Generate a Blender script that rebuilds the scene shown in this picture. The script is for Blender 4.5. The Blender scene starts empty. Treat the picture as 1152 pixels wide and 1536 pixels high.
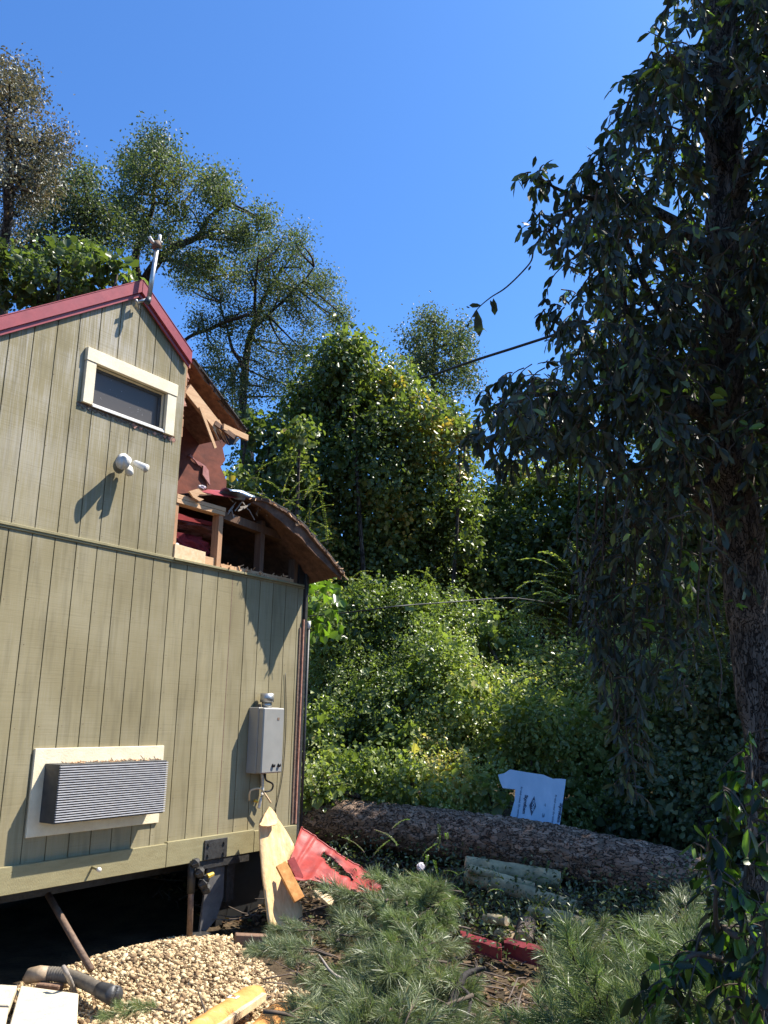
import bpy, math, random
import numpy as np
from mathutils import Vector, Matrix, noise
R_ = math.radians
rng = np.random.default_rng(7); random.seed(7)
sc = bpy.context.scene
COL = sc.collection

# ------------------------------------------------------------------ camera
RM = np.array([[0.5486975837480581, -0.20100184524104064, -0.8114981329607232],
               [-0.8357793666027262, -0.10855198904093132, -0.5382279405943203],
               [0.02009507278385493, 0.9735577660750051, -0.22755540899934085]])
CAM = np.array([0.0, 0.0, 2.0]); FPX = 1300.0
cd = bpy.data.cameras.new('camera'); cam = bpy.data.objects.new('camera', cd); COL.objects.link(cam)
M4 = Matrix([[RM[i][0], RM[i][1], RM[i][2], CAM[i]] for i in range(3)] + [[0, 0, 0, 1]])
cam.matrix_world = M4
cd.sensor_fit = 'VERTICAL'; cd.sensor_height = 36.0; cd.lens = 36.0 * FPX / 1536.0
cd.clip_start = 0.05; cd.clip_end = 2000
sc.camera = cam

def ray(px, py):
    v = RM @ np.array([px - 576.0, -(py - 768.0), -FPX]); return v / np.linalg.norm(v)
def at(px, py, d): return CAM + ray(px, py) * d              # a place d metres away
def onY(px, py, y): r = ray(px, py); return CAM + r * (y / r[1])
def onZ(px, py, z): r = ray(px, py); return CAM + r * ((z - 2.0) / r[2])

# ------------------------------------------------------------------ light
SUN = Vector((0.423, -0.385, 0.82)).normalized()
el = math.asin(SUN.z); az = math.atan2(SUN.x, SUN.y)
w = bpy.data.worlds.new('World'); sc.world = w; w.use_nodes = True
nt = w.node_tree; nt.nodes.clear()
sky = nt.nodes.new('ShaderNodeTexSky'); sky.sky_type = 'NISHITA'; sky.sun_disc = False
sky.sun_elevation = el; sky.sun_rotation = az
sky.altitude = 0; sky.air_density = 1.0; sky.dust_density = 1.3; sky.ozone_density = 4.0
tint = nt.nodes.new('ShaderNodeMix'); tint.data_type = 'RGBA'; tint.blend_type = 'MULTIPLY'
tint.inputs['Factor'].default_value = 1.0; tint.inputs[7].default_value = (0.63, 1.08, 1.58, 1)
bg = nt.nodes.new('ShaderNodeBackground'); bg.inputs['Strength'].default_value = 0.078
out = nt.nodes.new('ShaderNodeOutputWorld')
nt.links.new(sky.outputs[0], tint.inputs[6]); nt.links.new(tint.outputs[2], bg.inputs[0]); nt.links.new(bg.outputs[0], out.inputs[0])
sd = bpy.data.lights.new('sun', 'SUN'); sd.energy = 5.0; sd.angle = R_(0.55); sd.color = (1.0, 0.93, 0.82)
so = bpy.data.objects.new('sun', sd); COL.objects.link(so)
so.rotation_euler = SUN.to_track_quat('Z', 'Y').to_euler(); so.location = (5, -10, 20)
sc.view_settings.view_transform = 'Standard'; sc.view_settings.look = 'None'
sc.view_settings.exposure = 1.08; sc.view_settings.gamma = 1.0
sc.cycles.max_bounces = 6; sc.cycles.transparent_max_bounces = 4

# ------------------------------------------------------------------ helpers
def tag(o, label=None, cat=None, group=None, kind=None):
    if label: o['label'] = label
    if cat: o['category'] = cat
    if group: o['group'] = group
    if kind: o['kind'] = kind
    return o
def thing(name, label, cat, loc=(0, 0, 0), group=None):
    o = bpy.data.objects.new(name, None); COL.objects.link(o); o.location = loc; o.empty_display_size = .1
    return tag(o, label, cat, group)
def link(name, me, mat, parent=None):
    o = bpy.data.objects.new(name, me); COL.objects.link(o)
    if mat: me.materials.append(mat)
    if parent is not None:
        o.parent = parent
        if any(abs(c) > 1e-9 for c in parent_world(parent)): o.location = [-c for c in parent_world(parent)]
    return o
def parent_world(p):
    l = Vector((0, 0, 0))
    while p is not None: l += p.location; p = p.parent
    return l

class MB:
    def __init__(s): s.v = []; s.f = []
    def add(s, vs, fs):
        b = len(s.v); s.v += [tuple(map(float, v)) for v in vs]; s.f += [tuple(b + i for i in f) for f in fs]; return s
    def box(s, x0, x1, y0, y1, z0, z1):
        return s.add([(x0,y0,z0),(x1,y0,z0),(x1,y1,z0),(x0,y1,z0),(x0,y0,z1),(x1,y0,z1),(x1,y1,z1),(x0,y1,z1)],
                     [(0,3,2,1),(4,5,6,7),(0,1,5,4),(1,2,6,5),(2,3,7,6),(3,0,4,7)])
    def prism(s, poly, y0, y1):                         # polygon in x,z pushed along y
        n = len(poly)
        return s.add([(p[0], y0, p[1]) for p in poly] + [(p[0], y1, p[1]) for p in poly],
                     [tuple(range(n))] + [tuple(range(2*n-1, n-1, -1))] + [(i, i+n, (i+1)%n+n, (i+1)%n) for i in range(n)])
    def slab(s, pts, off):                              # 3-D polygon given a thickness vector
        n = len(pts); off = np.array(off)
        return s.add(list(pts) + [np.array(p) + off for p in pts],
                     [tuple(range(n))] + [tuple(range(2*n-1, n-1, -1))] + [(i, i+n, (i+1)%n+n, (i+1)%n) for i in range(n)])
    def beam(s, a, b, wdt, hgt, up=(0, 0, 1)):
        a = Vector(a); b = Vector(b); d = (b-a).normalized(); u = Vector(up); sd_ = d.cross(u).normalized(); u = sd_.cross(d)
        vs = []
        for p in (a, b):
            for i, j in ((-1,-1),(1,-1),(1,1),(-1,1)): vs.append(p + sd_*(i*wdt/2) + u*(j*hgt/2))
        return s.add(vs, [(0,3,2,1),(4,5,6,7),(0,1,5,4),(1,2,6,5),(2,3,7,6),(3,0,4,7)])
    def tube(s, pts, rad, n=8, caps=True):
        pts = [Vector(p) for p in pts]; m = len(pts)
        if not hasattr(rad, '__len__'): rad = [rad]*m
        ref = Vector((0.31, 0.17, 0.93)); vs = []
        for i, p in enumerate(pts):
            d = (pts[min(i+1, m-1)] - pts[max(i-1, 0)]).normalized()
            a = d.cross(ref)
            if a.length < .15: a = d.cross(Vector((1, 0, 0)))
            a.normalize(); b = d.cross(a)
            for k in range(n):
                t = 2*math.pi*k/n; vs.append(p + (a*math.cos(t) + b*math.sin(t))*rad[i])
        fs = [(i*n+k, i*n+(k+1)%n, (i+1)*n+(k+1)%n, (i+1)*n+k) for i in range(m-1) for k in range(n)]
        if caps: fs += [tuple(range(n-1, -1, -1)), tuple(range((m-1)*n, m*n))]
        return s.add(vs, fs)
    def mesh(s, name, smooth=False):
        me = bpy.data.meshes.new(name); me.from_pydata(s.v, [], s.f); me.update()
        if smooth: me.polygons.foreach_set('use_smooth', [True]*len(me.polygons))
        return me
    def build(s, name, mat, parent=None, smooth=False, bevel=0):
        o = link(name, s.mesh(name, smooth), mat, parent)
        if bevel:
            m = o.modifiers.new('b', 'BEVEL'); m.width = bevel; m.segments = 1; m.limit_method = 'ANGLE'
        return o

def npmesh(name, V, F, rnd=None, smooth=False):
    """V (n,3), F (m,k) arrays of equal sized faces"""
    me = bpy.data.meshes.new(name); V = np.ascontiguousarray(V, dtype=np.float32); F = np.ascontiguousarray(F, dtype=np.int32)
    me.vertices.add(len(V)); me.vertices.foreach_set('co', V.ravel())
    k = F.shape[1]; me.loops.add(F.size); me.loops.foreach_set('vertex_index', F.ravel())
    me.polygons.add(len(F)); me.polygons.foreach_set('loop_start', np.arange(0, F.size, k, dtype=np.int32))
    me.update(calc_edges=True); me.validate()
    if rnd is not None:
        at_ = me.attributes.new('rnd', 'FLOAT', 'FACE'); at_.data.foreach_set('value', np.ascontiguousarray(rnd, dtype=np.float32))
    if smooth: me.polygons.foreach_set('use_smooth', np.ones(len(F), dtype=bool))
    return me
def unit(a): return a / np.maximum(np.linalg.norm(a, axis=-1, keepdims=True), 1e-9)
def rdir(n): return unit(rng.normal(size=(n, 3)))

def leaves(P, D, N, L, W, rnd, fold=0.25, droop=0.0):
    """folded leaf: two quads, six vertices"""
    D = unit(D); S = unit(np.cross(D, N)); U = np.cross(S, D)
    L = L[:, None]; W = W[:, None]; n = len(P)
    tip = P + D*L - np.array([0, 0, 1.0])*L*droop; 
    m1 = P + D*L*0.33; m2 = P + D*L*0.72 - np.array([0, 0, 1.0])*L*droop*.5
    V = np.stack([P, m1 + S*W*.42 + U*W*fold, m2 + S*W*.5 + U*W*fold, tip, m1 - S*W*.42 + U*W*fold, m2 - S*W*.5 + U*W*fold], 1).reshape(-1, 3)
    b = (np.arange(n)*6)[:, None]
    F = np.concatenate([b + np.array([[0, 1, 2, 3]]), b + np.array([[3, 5, 4, 0]])], 1).reshape(-1, 4)
    return V, F, np.repeat(rnd, 2)
def leaf_mesh(name, P, D, N, L, W, rnd, **k):
    V, F, r = leaves(P, D, N, L, W, rnd, **k); return npmesh(name, V, F, r)

# ------------------------------------------------------------------ materials
def newmat(name):
    m = bpy.data.materials.new(name); m.use_nodes = True; t = m.node_tree; b = t.nodes['Principled BSDF']; return m, t, b
def nd(t, k, **kw):
    n = t.nodes.new(k)
    for a, v in kw.items(): setattr(n, a, v)
    return n
def mat(name, c1, c2=None, rough=.6, scale=(6, 6, 6), nscale=3, bump=.0, bscale=40, spec=.5, metal=0, detail=6, c3=None, bstretch=None, coat=0, ramp=(.35, .65)):
    m, t, b = newmat(name); L = t.links.new
    tc = nd(t, 'ShaderNodeTexCoord'); mp = nd(t, 'ShaderNodeMapping'); mp.inputs['Scale'].default_value = scale
    L(tc.outputs['Object'], mp.inputs[0])
    n1 = nd(t, 'ShaderNodeTexNoise'); n1.inputs['Scale'].default_value = nscale; n1.inputs['Detail'].default_value = detail; n1.inputs['Roughness'].default_value = .65
    L(mp.outputs[0], n1.inputs['Vector'])
    cr = nd(t, 'ShaderNodeValToRGB'); L(n1.outputs[0], cr.inputs[0])
    c2 = c2 or tuple(x*.75 for x in c1)
    cr.color_ramp.elements[0].position = ramp[0]; cr.color_ramp.elements[1].position = ramp[1]
    cr.color_ramp.elements[0].color = (*c2, 1); cr.color_ramp.elements[1].color = (*c1, 1)
    if c3: e = cr.color_ramp.elements.new(min(.98, ramp[1]+.12)); e.color = (*c3, 1)
    L(cr.outputs[0], b.inputs['Base Color'])
    b.inputs['Roughness'].default_value = rough; b.inputs['Metallic'].default_value = metal; b.inputs['Specular IOR Level'].default_value = spec
    b.inputs['Coat Weight'].default_value = coat
    if bump:
        mp2 = nd(t, 'ShaderNodeMapping'); mp2.inputs['Scale'].default_value = bstretch or (1, 1, 1); L(tc.outputs['Object'], mp2.inputs[0])
        n2 = nd(t, 'ShaderNodeTexNoise'); n2.inputs['Scale'].default_value = bscale; n2.inputs['Detail'].default_value = 8; L(mp2.outputs[0], n2.inputs['Vector'])
        bp = nd(t, 'ShaderNodeBump'); bp.inputs['Strength'].default_value = min(1, bump); bp.inputs['Distance'].default_value = .01 if bump <= 1 else .03
        L(n2.outputs[0], bp.inputs['Height']); L(bp.outputs[0], b.inputs['Normal'])
    return m
def leafmat(name, stops, trans=.35, rough=.38, spec=.5, tcol=(1.3, 1.5, .5)):
    m, t, b = newmat(name); L = t.links.new
    a = nd(t, 'ShaderNodeAttribute', attribute_name='rnd'); cr = nd(t, 'ShaderNodeValToRGB'); L(a.outputs['Fac'], cr.inputs[0])
    el_ = cr.color_ramp.elements
    el_[0].position = stops[0][0]; el_[0].color = (*stops[0][1], 1); el_[1].position = stops[-1][0]; el_[1].color = (*stops[-1][1], 1)
    for p, c in stops[1:-1]: e = el_.new(p); e.color = (*c, 1)
    L(cr.outputs[0], b.inputs['Base Color']); b.inputs['Roughness'].default_value = rough; b.inputs['Specular IOR Level'].default_value = spec
    tr = nd(t, 'ShaderNodeBsdfTranslucent'); mx = nd(t, 'ShaderNodeMix'); mx.data_type = 'RGBA'; mx.blend_type = 'MULTIPLY'; mx.inputs['Factor'].default_value = 1
    mx.inputs[7].default_value = (*tcol, 1); L(cr.outputs[0], mx.inputs[6]); L(mx.outputs[2], tr.inputs[0])
    ms = nd(t, 'ShaderNodeMixShader'); ms.inputs[0].default_value = trans
    L(b.outputs[0], ms.inputs[1]); L(tr.outputs[0], ms.inputs[2]); L(ms.outputs[0], t.nodes['Material Output'].inputs['Surface'])
    return m

def siding_mat():
    m, t, b = newmat('olive_siding'); L = t.links.new
    tc = nd(t, 'ShaderNodeTexCoord')
    # fine sawn lines across the board
    mp = nd(t, 'ShaderNodeMapping'); mp.inputs['Scale'].default_value = (1.6, 1, 95); L(tc.outputs['Object'], mp.inputs[0])
    n = nd(t, 'ShaderNodeTexNoise'); n.inputs['Scale'].default_value = 1.6; n.inputs['Detail'].default_value = 5; L(mp.outputs[0], n.inputs['Vector'])
    # vertical grain
    mp2 = nd(t, 'ShaderNodeMapping'); mp2.inputs['Scale'].default_value = (60, 1, 2.0); L(tc.outputs['Object'], mp2.inputs[0])
    g = nd(t, 'ShaderNodeTexNoise'); g.inputs['Scale'].default_value = 1.5; g.inputs['Detail'].default_value = 6; L(mp2.outputs[0], g.inputs['Vector'])
    # wear grows with height up the gable
    sep = nd(t, 'ShaderNodeSeparateXYZ'); L(tc.outputs['Object'], sep.inputs[0])
    mr = nd(t, 'ShaderNodeMapRange'); mr.inputs[1].default_value = 3.0; mr.inputs[2].default_value = 5.2; mr.inputs[3].default_value = .12; mr.inputs[4].default_value = 1.0; L(sep.outputs[2], mr.inputs[0])
    gg = nd(t, 'ShaderNodeMath', operation='MULTIPLY_ADD'); gg.inputs[1].default_value = 1.0; gg.inputs[2].default_value = 0; L(g.outputs[0], gg.inputs[0])
    ad = nd(t, 'ShaderNodeMath', operation='ADD'); n3 = nd(t, 'ShaderNodeMath', operation='MULTIPLY'); n3.inputs[1].default_value = .22; L(n.outputs[0], n3.inputs[0]); L(n3.outputs[0], ad.inputs[0]); L(gg.outputs[0], ad.inputs[1])
    big = nd(t, 'ShaderNodeTexNoise'); big.inputs['Scale'].default_value = 1.7; big.inputs['Detail'].default_value = 4; L(tc.outputs['Object'], big.inputs['Vector'])
    ad2 = nd(t, 'ShaderNodeMath', operation='MULTIPLY_ADD'); L(big.outputs[0], ad2.inputs[0]); ad2.inputs[1].default_value = .9; L(ad.outputs[0], ad2.inputs[2])
    wr = nd(t, 'ShaderNodeMapRange'); wr.inputs[1].default_value = .98; wr.inputs[2].default_value = 1.30; L(ad2.outputs[0], wr.inputs[0])
    wm = nd(t, 'ShaderNodeMath', operation='MULTIPLY'); L(wr.outputs[0], wm.inputs[0]); L(mr.outputs[0], wm.inputs[1])
    base = nd(t, 'ShaderNodeValToRGB'); base.color_ramp.elements[0].position = .3; base.color_ramp.elements[1].position = .7
    base.color_ramp.elements[0].color = (.222, .186, .102, 1); base.color_ramp.elements[1].color = (.280, .240, .138, 1); L(big.outputs[0], base.inputs[0])
    mx = nd(t, 'ShaderNodeMix'); mx.data_type = 'RGBA'; L(wm.outputs[0], mx.inputs[0]); L(base.outputs[0], mx.inputs[6]); mx.inputs[7].default_value = (.385, .355, .30, 1)
    # dark checks in the grain
    ck = nd(t, 'ShaderNodeMapRange'); ck.inputs[1].default_value = .30; ck.inputs[2].default_value = .42; ck.inputs[3].default_value = .90; ck.inputs[4].default_value = 1.0; L(n.outputs[0], ck.inputs[0])
    mm = nd(t, 'ShaderNodeMix'); mm.data_type = 'RGBA'; mm.blend_type = 'MULTIPLY'; mm.inputs[0].default_value = 1; L(mx.outputs[2], mm.inputs[6]); L(ck.outputs[0], mm.inputs[7])
    fx = nd(t, 'ShaderNodeMath', operation='MULTIPLY_ADD'); L(sep.outputs[0], fx.inputs[0]); fx.inputs[1].default_value = 1/.2032; fx.inputs[2].default_value = -5.3859/.2032+.001
    fl_ = nd(t, 'ShaderNodeMath', operation='FLOOR'); L(fx.outputs[0], fl_.inputs[0]); wn_ = nd(t, 'ShaderNodeTexWhiteNoise', noise_dimensions='1D'); L(fl_.outputs[0], wn_.inputs['W'])
    bv = nd(t, 'ShaderNodeMapRange'); bv.inputs[3].default_value = .93; bv.inputs[4].default_value = 1.06; L(wn_.outputs['Value'], bv.inputs[0])
    # drips and grime with their own blotchy shape
    mp3 = nd(t, 'ShaderNodeMapping'); mp3.inputs['Scale'].default_value = (7, 1, .8); L(tc.outputs['Object'], mp3.inputs[0])
    gr = nd(t, 'ShaderNodeTexNoise'); gr.inputs['Scale'].default_value = 2.2; gr.inputs['Detail'].default_value = 8; L(mp3.outputs[0], gr.inputs['Vector'])
    gm = nd(t, 'ShaderNodeMapRange'); gm.inputs[1].default_value = .34; gm.inputs[2].default_value = .5; gm.inputs[3].default_value = .84; gm.inputs[4].default_value = 1.02; L(gr.outputs[0], gm.inputs[0])
    pm = nd(t, 'ShaderNodeMath', operation='MULTIPLY'); L(bv.outputs[0], pm.inputs[0]); L(gm.outputs[0], pm.inputs[1])
    hv = nd(t, 'ShaderNodeHueSaturation'); L(pm.outputs[0], hv.inputs['Value']); L(mm.outputs[2], hv.inputs['Color'])
    L(hv.outputs[0], b.inputs['Base Color']); b.inputs['Roughness'].default_value = .8; b.inputs['Specular IOR Level'].default_value = .25
    bp = nd(t, 'ShaderNodeBump'); bp.inputs['Strength'].default_value = .35; bp.inputs['Distance'].default_value = .003; L(n.outputs[0], bp.inputs['Height']); L(bp.outputs[0], b.inputs['Normal'])
    return m
def bark_mat(name, c1, c2, c3, scl=6, stretch=(1, 1, .35)):
    m, t, b = newmat(name); L = t.links.new
    tc = nd(t, 'ShaderNodeTexCoord'); mp = nd(t, 'ShaderNodeMapping'); mp.inputs['Scale'].default_value = stretch; L(tc.outputs['Object'], mp.inputs[0])
    wn = nd(t, 'ShaderNodeTexNoise'); wn.inputs['Scale'].default_value = scl*.8; wn.inputs['Detail'].default_value = 5; L(mp.outputs[0], wn.inputs['Vector'])
    vm = nd(t, 'ShaderNodeVectorMath', operation='MULTIPLY_ADD'); L(wn.outputs['Color'], vm.inputs[0]); vm.inputs[1].default_value = (.22,)*3; L(mp.outputs[0], vm.inputs[2])
    vo = nd(t, 'ShaderNodeTexVoronoi'); vo.feature = 'DISTANCE_TO_EDGE'; vo.inputs['Scale'].default_value = scl; L(vm.outputs[0], vo.inputs['Vector'])
    vc = nd(t, 'ShaderNodeTexVoronoi'); vc.inputs['Scale'].default_value = scl; L(vm.outputs[0], vc.inputs['Vector'])
    cr = nd(t, 'ShaderNodeValToRGB'); L(wn.outputs[0], cr.inputs[0]); e = cr.color_ramp.elements; e[0].position = .32; e[0].color = (*c2, 1); e[1].position = .68; e[1].color = (*c1, 1)
    crk = nd(t, 'ShaderNodeMapRange'); crk.inputs[1].default_value = 0; crk.inputs[2].default_value = .09; L(vo.outputs['Distance'], crk.inputs[0])
    mx = nd(t, 'ShaderNodeMix'); mx.data_type = 'RGBA'; L(crk.outputs[0], mx.inputs[0]); mx.inputs[6].default_value = (*c3, 1); L(cr.outputs[0], mx.inputs[7])
    hs = nd(t, 'ShaderNodeHueSaturation'); sp = nd(t, 'ShaderNodeSeparateColor'); L(vc.outputs['Color'], sp.inputs[0])
    mr = nd(t, 'ShaderNodeMapRange'); mr.inputs[3].default_value = .7; mr.inputs[4].default_value = 1.3; L(sp.outputs[0], mr.inputs[0]); L(mr.outputs[0], hs.inputs['Value']); L(mx.outputs[2], hs.inputs['Color'])
    L(hs.outputs[0], b.inputs['Base Color']); b.inputs['Roughness'].default_value = .9; b.inputs['Specular IOR Level'].default_value = .2
    hh = nd(t, 'ShaderNodeMath', operation='MULTIPLY_ADD'); L(crk.outputs[0], hh.inputs[0]); hh.inputs[1].default_value = .8; L(wn.outputs[0], hh.inputs[2])
    bp = nd(t, 'ShaderNodeBump'); bp.inputs['Strength'].default_value = 1; bp.inputs['Distance'].default_value = .03; L(hh.outputs[0], bp.inputs['Height']); L(bp.outputs[0], b.inputs['Normal'])
    return m
def glass_mat():
    m, t, b = newmat('window_glass'); b.inputs['Base Color'].default_value = (.035, .037, .042, 1); b.inputs['Roughness'].default_value = .25
    b.inputs['Specular IOR Level'].default_value = .22; b.inputs['Metallic'].default_value = 0
    L = t.links.new; tc = nd(t, 'ShaderNodeTexCoord'); n = nd(t, 'ShaderNodeTexNoise'); n.inputs['Scale'].default_value = 60; n.inputs['Detail'].default_value = 8; L(tc.outputs['Object'], n.inputs['Vector'])
    cr = nd(t, 'ShaderNodeValToRGB'); cr.color_ramp.elements[0].position = .68; cr.color_ramp.elements[1].position = .78; cr.color_ramp.elements[0].color = (.085, .078, .072, 1); cr.color_ramp.elements[1].color = (.4, .4, .38, 1)
    L(n.outputs[0], cr.inputs[0]); L(cr.outputs[0], b.inputs['Base Color'])
    return m

M = {}
M['siding'] = siding_mat()
M['olive'] = mat('olive_trim', (.285, .25, .135), (.235, .20, .105), .7, (2, 2, 8), 3, .4, 60, .3, bstretch=(4, 1, 1))
M['cream'] = mat('cream_paint', (.80, .70, .49), (.70, .59, .40), .6, (3, 3, 3), 3, .25, 70, .4)
M['white'] = mat('white_plastic', (.72, .70, .64), (.60, .57, .5), .45, (9, 9, 9), 3, 0)
M['redtrim_shaded'] = mat('shaded_red_trim', (.22, .03, .035), (.15, .022, .026), .5, (4, 4, 4), 4, .4, 12, .4)  # darker copy of the red paint: shade over the debris is in the colour
M['red'] = mat('red_painted_metal', (.32, .048, .05), (.25, .036, .04), .42, (2, 2, 2), 4, .12, 14, .5)
M['redsheet'] = mat('red_roof_sheet', (.34, .045, .036), (.23, .03, .025), .5, (3, 3, 3), 4, .6, 9, .4, c3=(.50, .20, .17), ramp=(.35, .66))
M['grille'] = mat('dark_grey_paint', (.055, .055, .056), (.035, .035, .036), .5, (5, 5, 5), 3, .1, 60)
M['grillebar'] = mat('grey_louvre_paint', (.52, .51, .51), (.42, .41, .42), .45, (7, 7, 7), 3, 0)
M['grillegap'] = mat('louvre_recess', (.02, .02, .02), (.012, .012, .012), .8)
M['heater'] = mat('heater_enamel', (.36, .345, .31), (.31, .30, .27), .45, (2, 2, 2), 2, 0, metal=.25)
M['steel'] = mat('galvanised_steel', (.55, .54, .50), (.40, .39, .36), .38, (9, 9, 9), 3, .1, 30, metal=.75)
M['iron'] = mat('dark_steel', (.055, .053, .05), (.03, .028, .026), .55, (6, 6, 6), 4, .4, 40, metal=.3)
M['greyflap'] = mat('grey_flap', (.12, .115, .11), (.075, .07, .068), .6, (4, 4, 4), 3, .2, 20)
M['rust'] = mat('rusty_pipe', (.20, .13, .085), (.12, .07, .045), .75, (8, 8, 8), 4, .4, 50)
M['lumber'] = mat('fresh_lumber', (.62, .40, .22), (.50, .29, .15), .7, (1.2, 14, 14), 3, .3, 30, .3, bstretch=(1, 9, 9))
M['lumberv'] = mat('stud_lumber', (.50, .29, .16), (.38, .20, .10), .75, (14, 14, 1.2), 3, .3, 30, .3, bstretch=(9, 9, 1))
M['darkwood'] = mat('shaded_stud_wood', (.17, .095, .055), (.10, .055, .035), .8, (14, 14, 1.2), 3, .3, 30, .3)  # dark copy of the stud lumber, shade under the curved roof in its colour
M['ply'] = mat('pale_plywood', (.74, .52, .27), (.56, .34, .15), .7, (5, 5, 1.2), 4, .5, 30, .3, c3=(.82, .64, .40), ramp=(.3, .6))
M['plyedge'] = mat('weathered_plywood', (.17, .092, .055), (.075, .04, .024), .8, (3, 3, 3), 4, .8, 20, .3)
M['innerwall'] = mat('red_brown_wall_paint', (.19, .052, .028), (.085, .024, .014), .7, (1.4, 1.4, 2.5), 3, .5, 8, .3)
M['pinkply'] = mat('torn_sheathing', (.50, .27, .19), (.34, .16, .11), .8, (4, 4, 4), 4, .6, 14, .3)
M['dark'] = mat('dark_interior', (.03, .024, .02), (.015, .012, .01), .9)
M['black'] = mat('black_plastic', (.018, .018, .018), (.012, .012, .012), .5)
M['felt'] = mat('roofing_felt', (.05, .045, .045), (.03, .028, .028), .85, (5, 5, 5), 4, .5, 30)
M['flashing'] = mat('bent_grey_flashing', (.38, .44, .52), (.27, .32, .38), .3, (4, 4, 4), 3, .3, 8, metal=.5)
M['redcloth'] = mat('red_fabric', (.34, .04, .05), (.20, .02, .03), .9, (3, 3, 3), 3, .6, 12)
M['pinkcloth'] = mat('pink_insulation', (.42, .20, .18), (.30, .12, .11), .95, (3, 3, 3), 3, .8, 12)
M['bag'] = mat('pale_bag', (.55, .5, .52), (.42, .38, .4), .6, (6, 6, 6), 3, .6, 12)
M['concrete'] = mat('concrete_slab', (.62, .54, .40), (.50, .43, .31), .85, (3, 3, 3), 4, .5, 60, .2, c3=(.68, .62, .48))
M['gravel'] = leafmat('crushed_stone', [(0, (.11, .07, .04)), (.3, (.33, .225, .125)), (.6, (.52, .39, .22)), (1, (.70, .58, .36))], 0, .9, .15)
M['brick'] = mat('brown_block', (.22, .13, .08), (.14, .08, .05), .9, (6, 6, 6), 4, .6, 40)
M['hose'] = mat('grey_brown_hose', (.17, .145, .11), (.11, .09, .07), .6, (8, 8, 8), 3, .2, 30)
M['tanplastic'] = mat('tan_pipe_end', (.42, .31, .2), (.3, .21, .13), .6, (8, 8, 8), 3, .2, 30)
M['cutwood'] = mat('orange_cut_wood', (.72, .34, .10), (.50, .20, .05), .7, (3, 3, 3), 4, .5, 22, .3, c3=(.80, .48, .20), ramp=(.3, .6))
M['palewood'] = mat('pale_sawn_face', (.74, .56, .34), (.62, .42, .22), .75, (5, 5, 5), 4, .3, 30)
M['palebark'] = mat('pale_smooth_bark', (.42, .35, .20), (.22, .19, .11), .8, (2, 2, 2), 4, .6, 30, .3, c3=(.5, .44, .28), ramp=(.35, .62))
M['pinebark'] = bark_mat('pine_bark', (.36, .245, .17), (.17, .115, .08), (.06, .042, .032), 17, (1, .5, 1))
M['treebark'] = bark_mat('grey_bark', (.13, .105, .085), (.065, .05, .042), (.03, .023, .02), 12)
M['magbark'] = bark_mat('mottled_bark', (.22, .18, .15), (.07, .055, .045), (.05, .04, .034), 30)
M['twig'] = mat('twig_bark', (.10, .07, .05), (.06, .045, .03), .85)
M['greytwig'] = mat('dead_grey_branch', (.30, .26, .22), (.2, .17, .14), .85)
M['foam'] = mat('blue_foam_board', (.42, .58, .72), (.32, .48, .62), .55, (2, 2, .8), 3, .15, 12, c3=(.45, .6, .74), ramp=(.35, .7))
M['ink'] = mat('dark_print_ink', (.04, .07, .12), (.03, .05, .09), .6)
M['faintink'] = mat('faint_print_ink', (.12, .19, .28), (.09, .15, .22), .6)
M['wire'] = mat('black_cable', (.02, .02, .02), (.012, .012, .012), .5)
M['tagwhite'] = mat('white_tag', (.75, .75, .72), (.68, .68, .65), .6)
M['yellow'] = mat('yellow_tag', (.75, .5, .05), (.6, .35, .03), .6)
M['glass'] = glass_mat()
M['ground'] = mat('leaf_litter_soil', (.105, .075, .045), (.035, .027, .018), .95, (1, 1, 1), 2.2, 3, 26, .1, detail=10, c3=(.17, .125, .075))
# foliage
M['l_oak'] = leafmat('oak_leaf', [(0, (.055, .068, .040)), (.5, (.10, .122, .070)), (.85, (.15, .175, .098)), (1, (.22, .19, .10))], .35, .46, .3)
M['l_brown'] = leafmat('dry_thin_leaf', [(0, (.07, .085, .06)), (.5, (.12, .135, .09)), (.85, (.17, .15, .105)), (1, (.28, .19, .14))], .3, .45, tcol=(1.2, 1, .6))
M['l_vine'] = leafmat('vine_leaf', [(0, (.045, .058, .026)), (.45, (.10, .13, .048)), (.8, (.19, .23, .075)), (.95, (.32, .33, .11)), (1, (.50, .34, .11))], .38, .34)
M['l_bush'] = leafmat('shrub_leaf', [(0, (.07, .095, .035)), (.4, (.15, .195, .065)), (.75, (.27, .32, .11)), (.95, (.42, .44, .18)), (1, (.55, .45, .18))], .38, .33)
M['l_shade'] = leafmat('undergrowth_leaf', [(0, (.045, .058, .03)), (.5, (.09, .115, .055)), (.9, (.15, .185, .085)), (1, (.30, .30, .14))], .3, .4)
M['l_mag'] = leafmat('hanging_oval_leaf', [(0, (.045, .048, .040)), (.6, (.075, .082, .056)), (.9, (.12, .125, .075)), (1, (.25, .32, .09))], .26, .42, .35, tcol=(1, 1.6, .3))
M['l_fresh'] = leafmat('fresh_green_leaf', [(0, (.05, .09, .02)), (.6, (.11, .19, .03)), (1, (.22, .33, .06))], .45, .3)
M['l_sap'] = leafmat('sapling_leaf', [(0, (.018, .028, .014)), (.55, (.032, .055, .018)), (.72, (.07, .14, .02)), (1, (.20, .32, .05))], .4, .35)  # mostly near-black leaves, few bright: silhouette and sunlight put into the colour
M['needle'] = leafmat('pine_needle', [(0, (.08, .10, .05)), (.5, (.17, .20, .10)), (.9, (.27, .31, .16)), (1, (.34, .27, .15))], .25, .42, tcol=(1.1, 1.3, .6))
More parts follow.
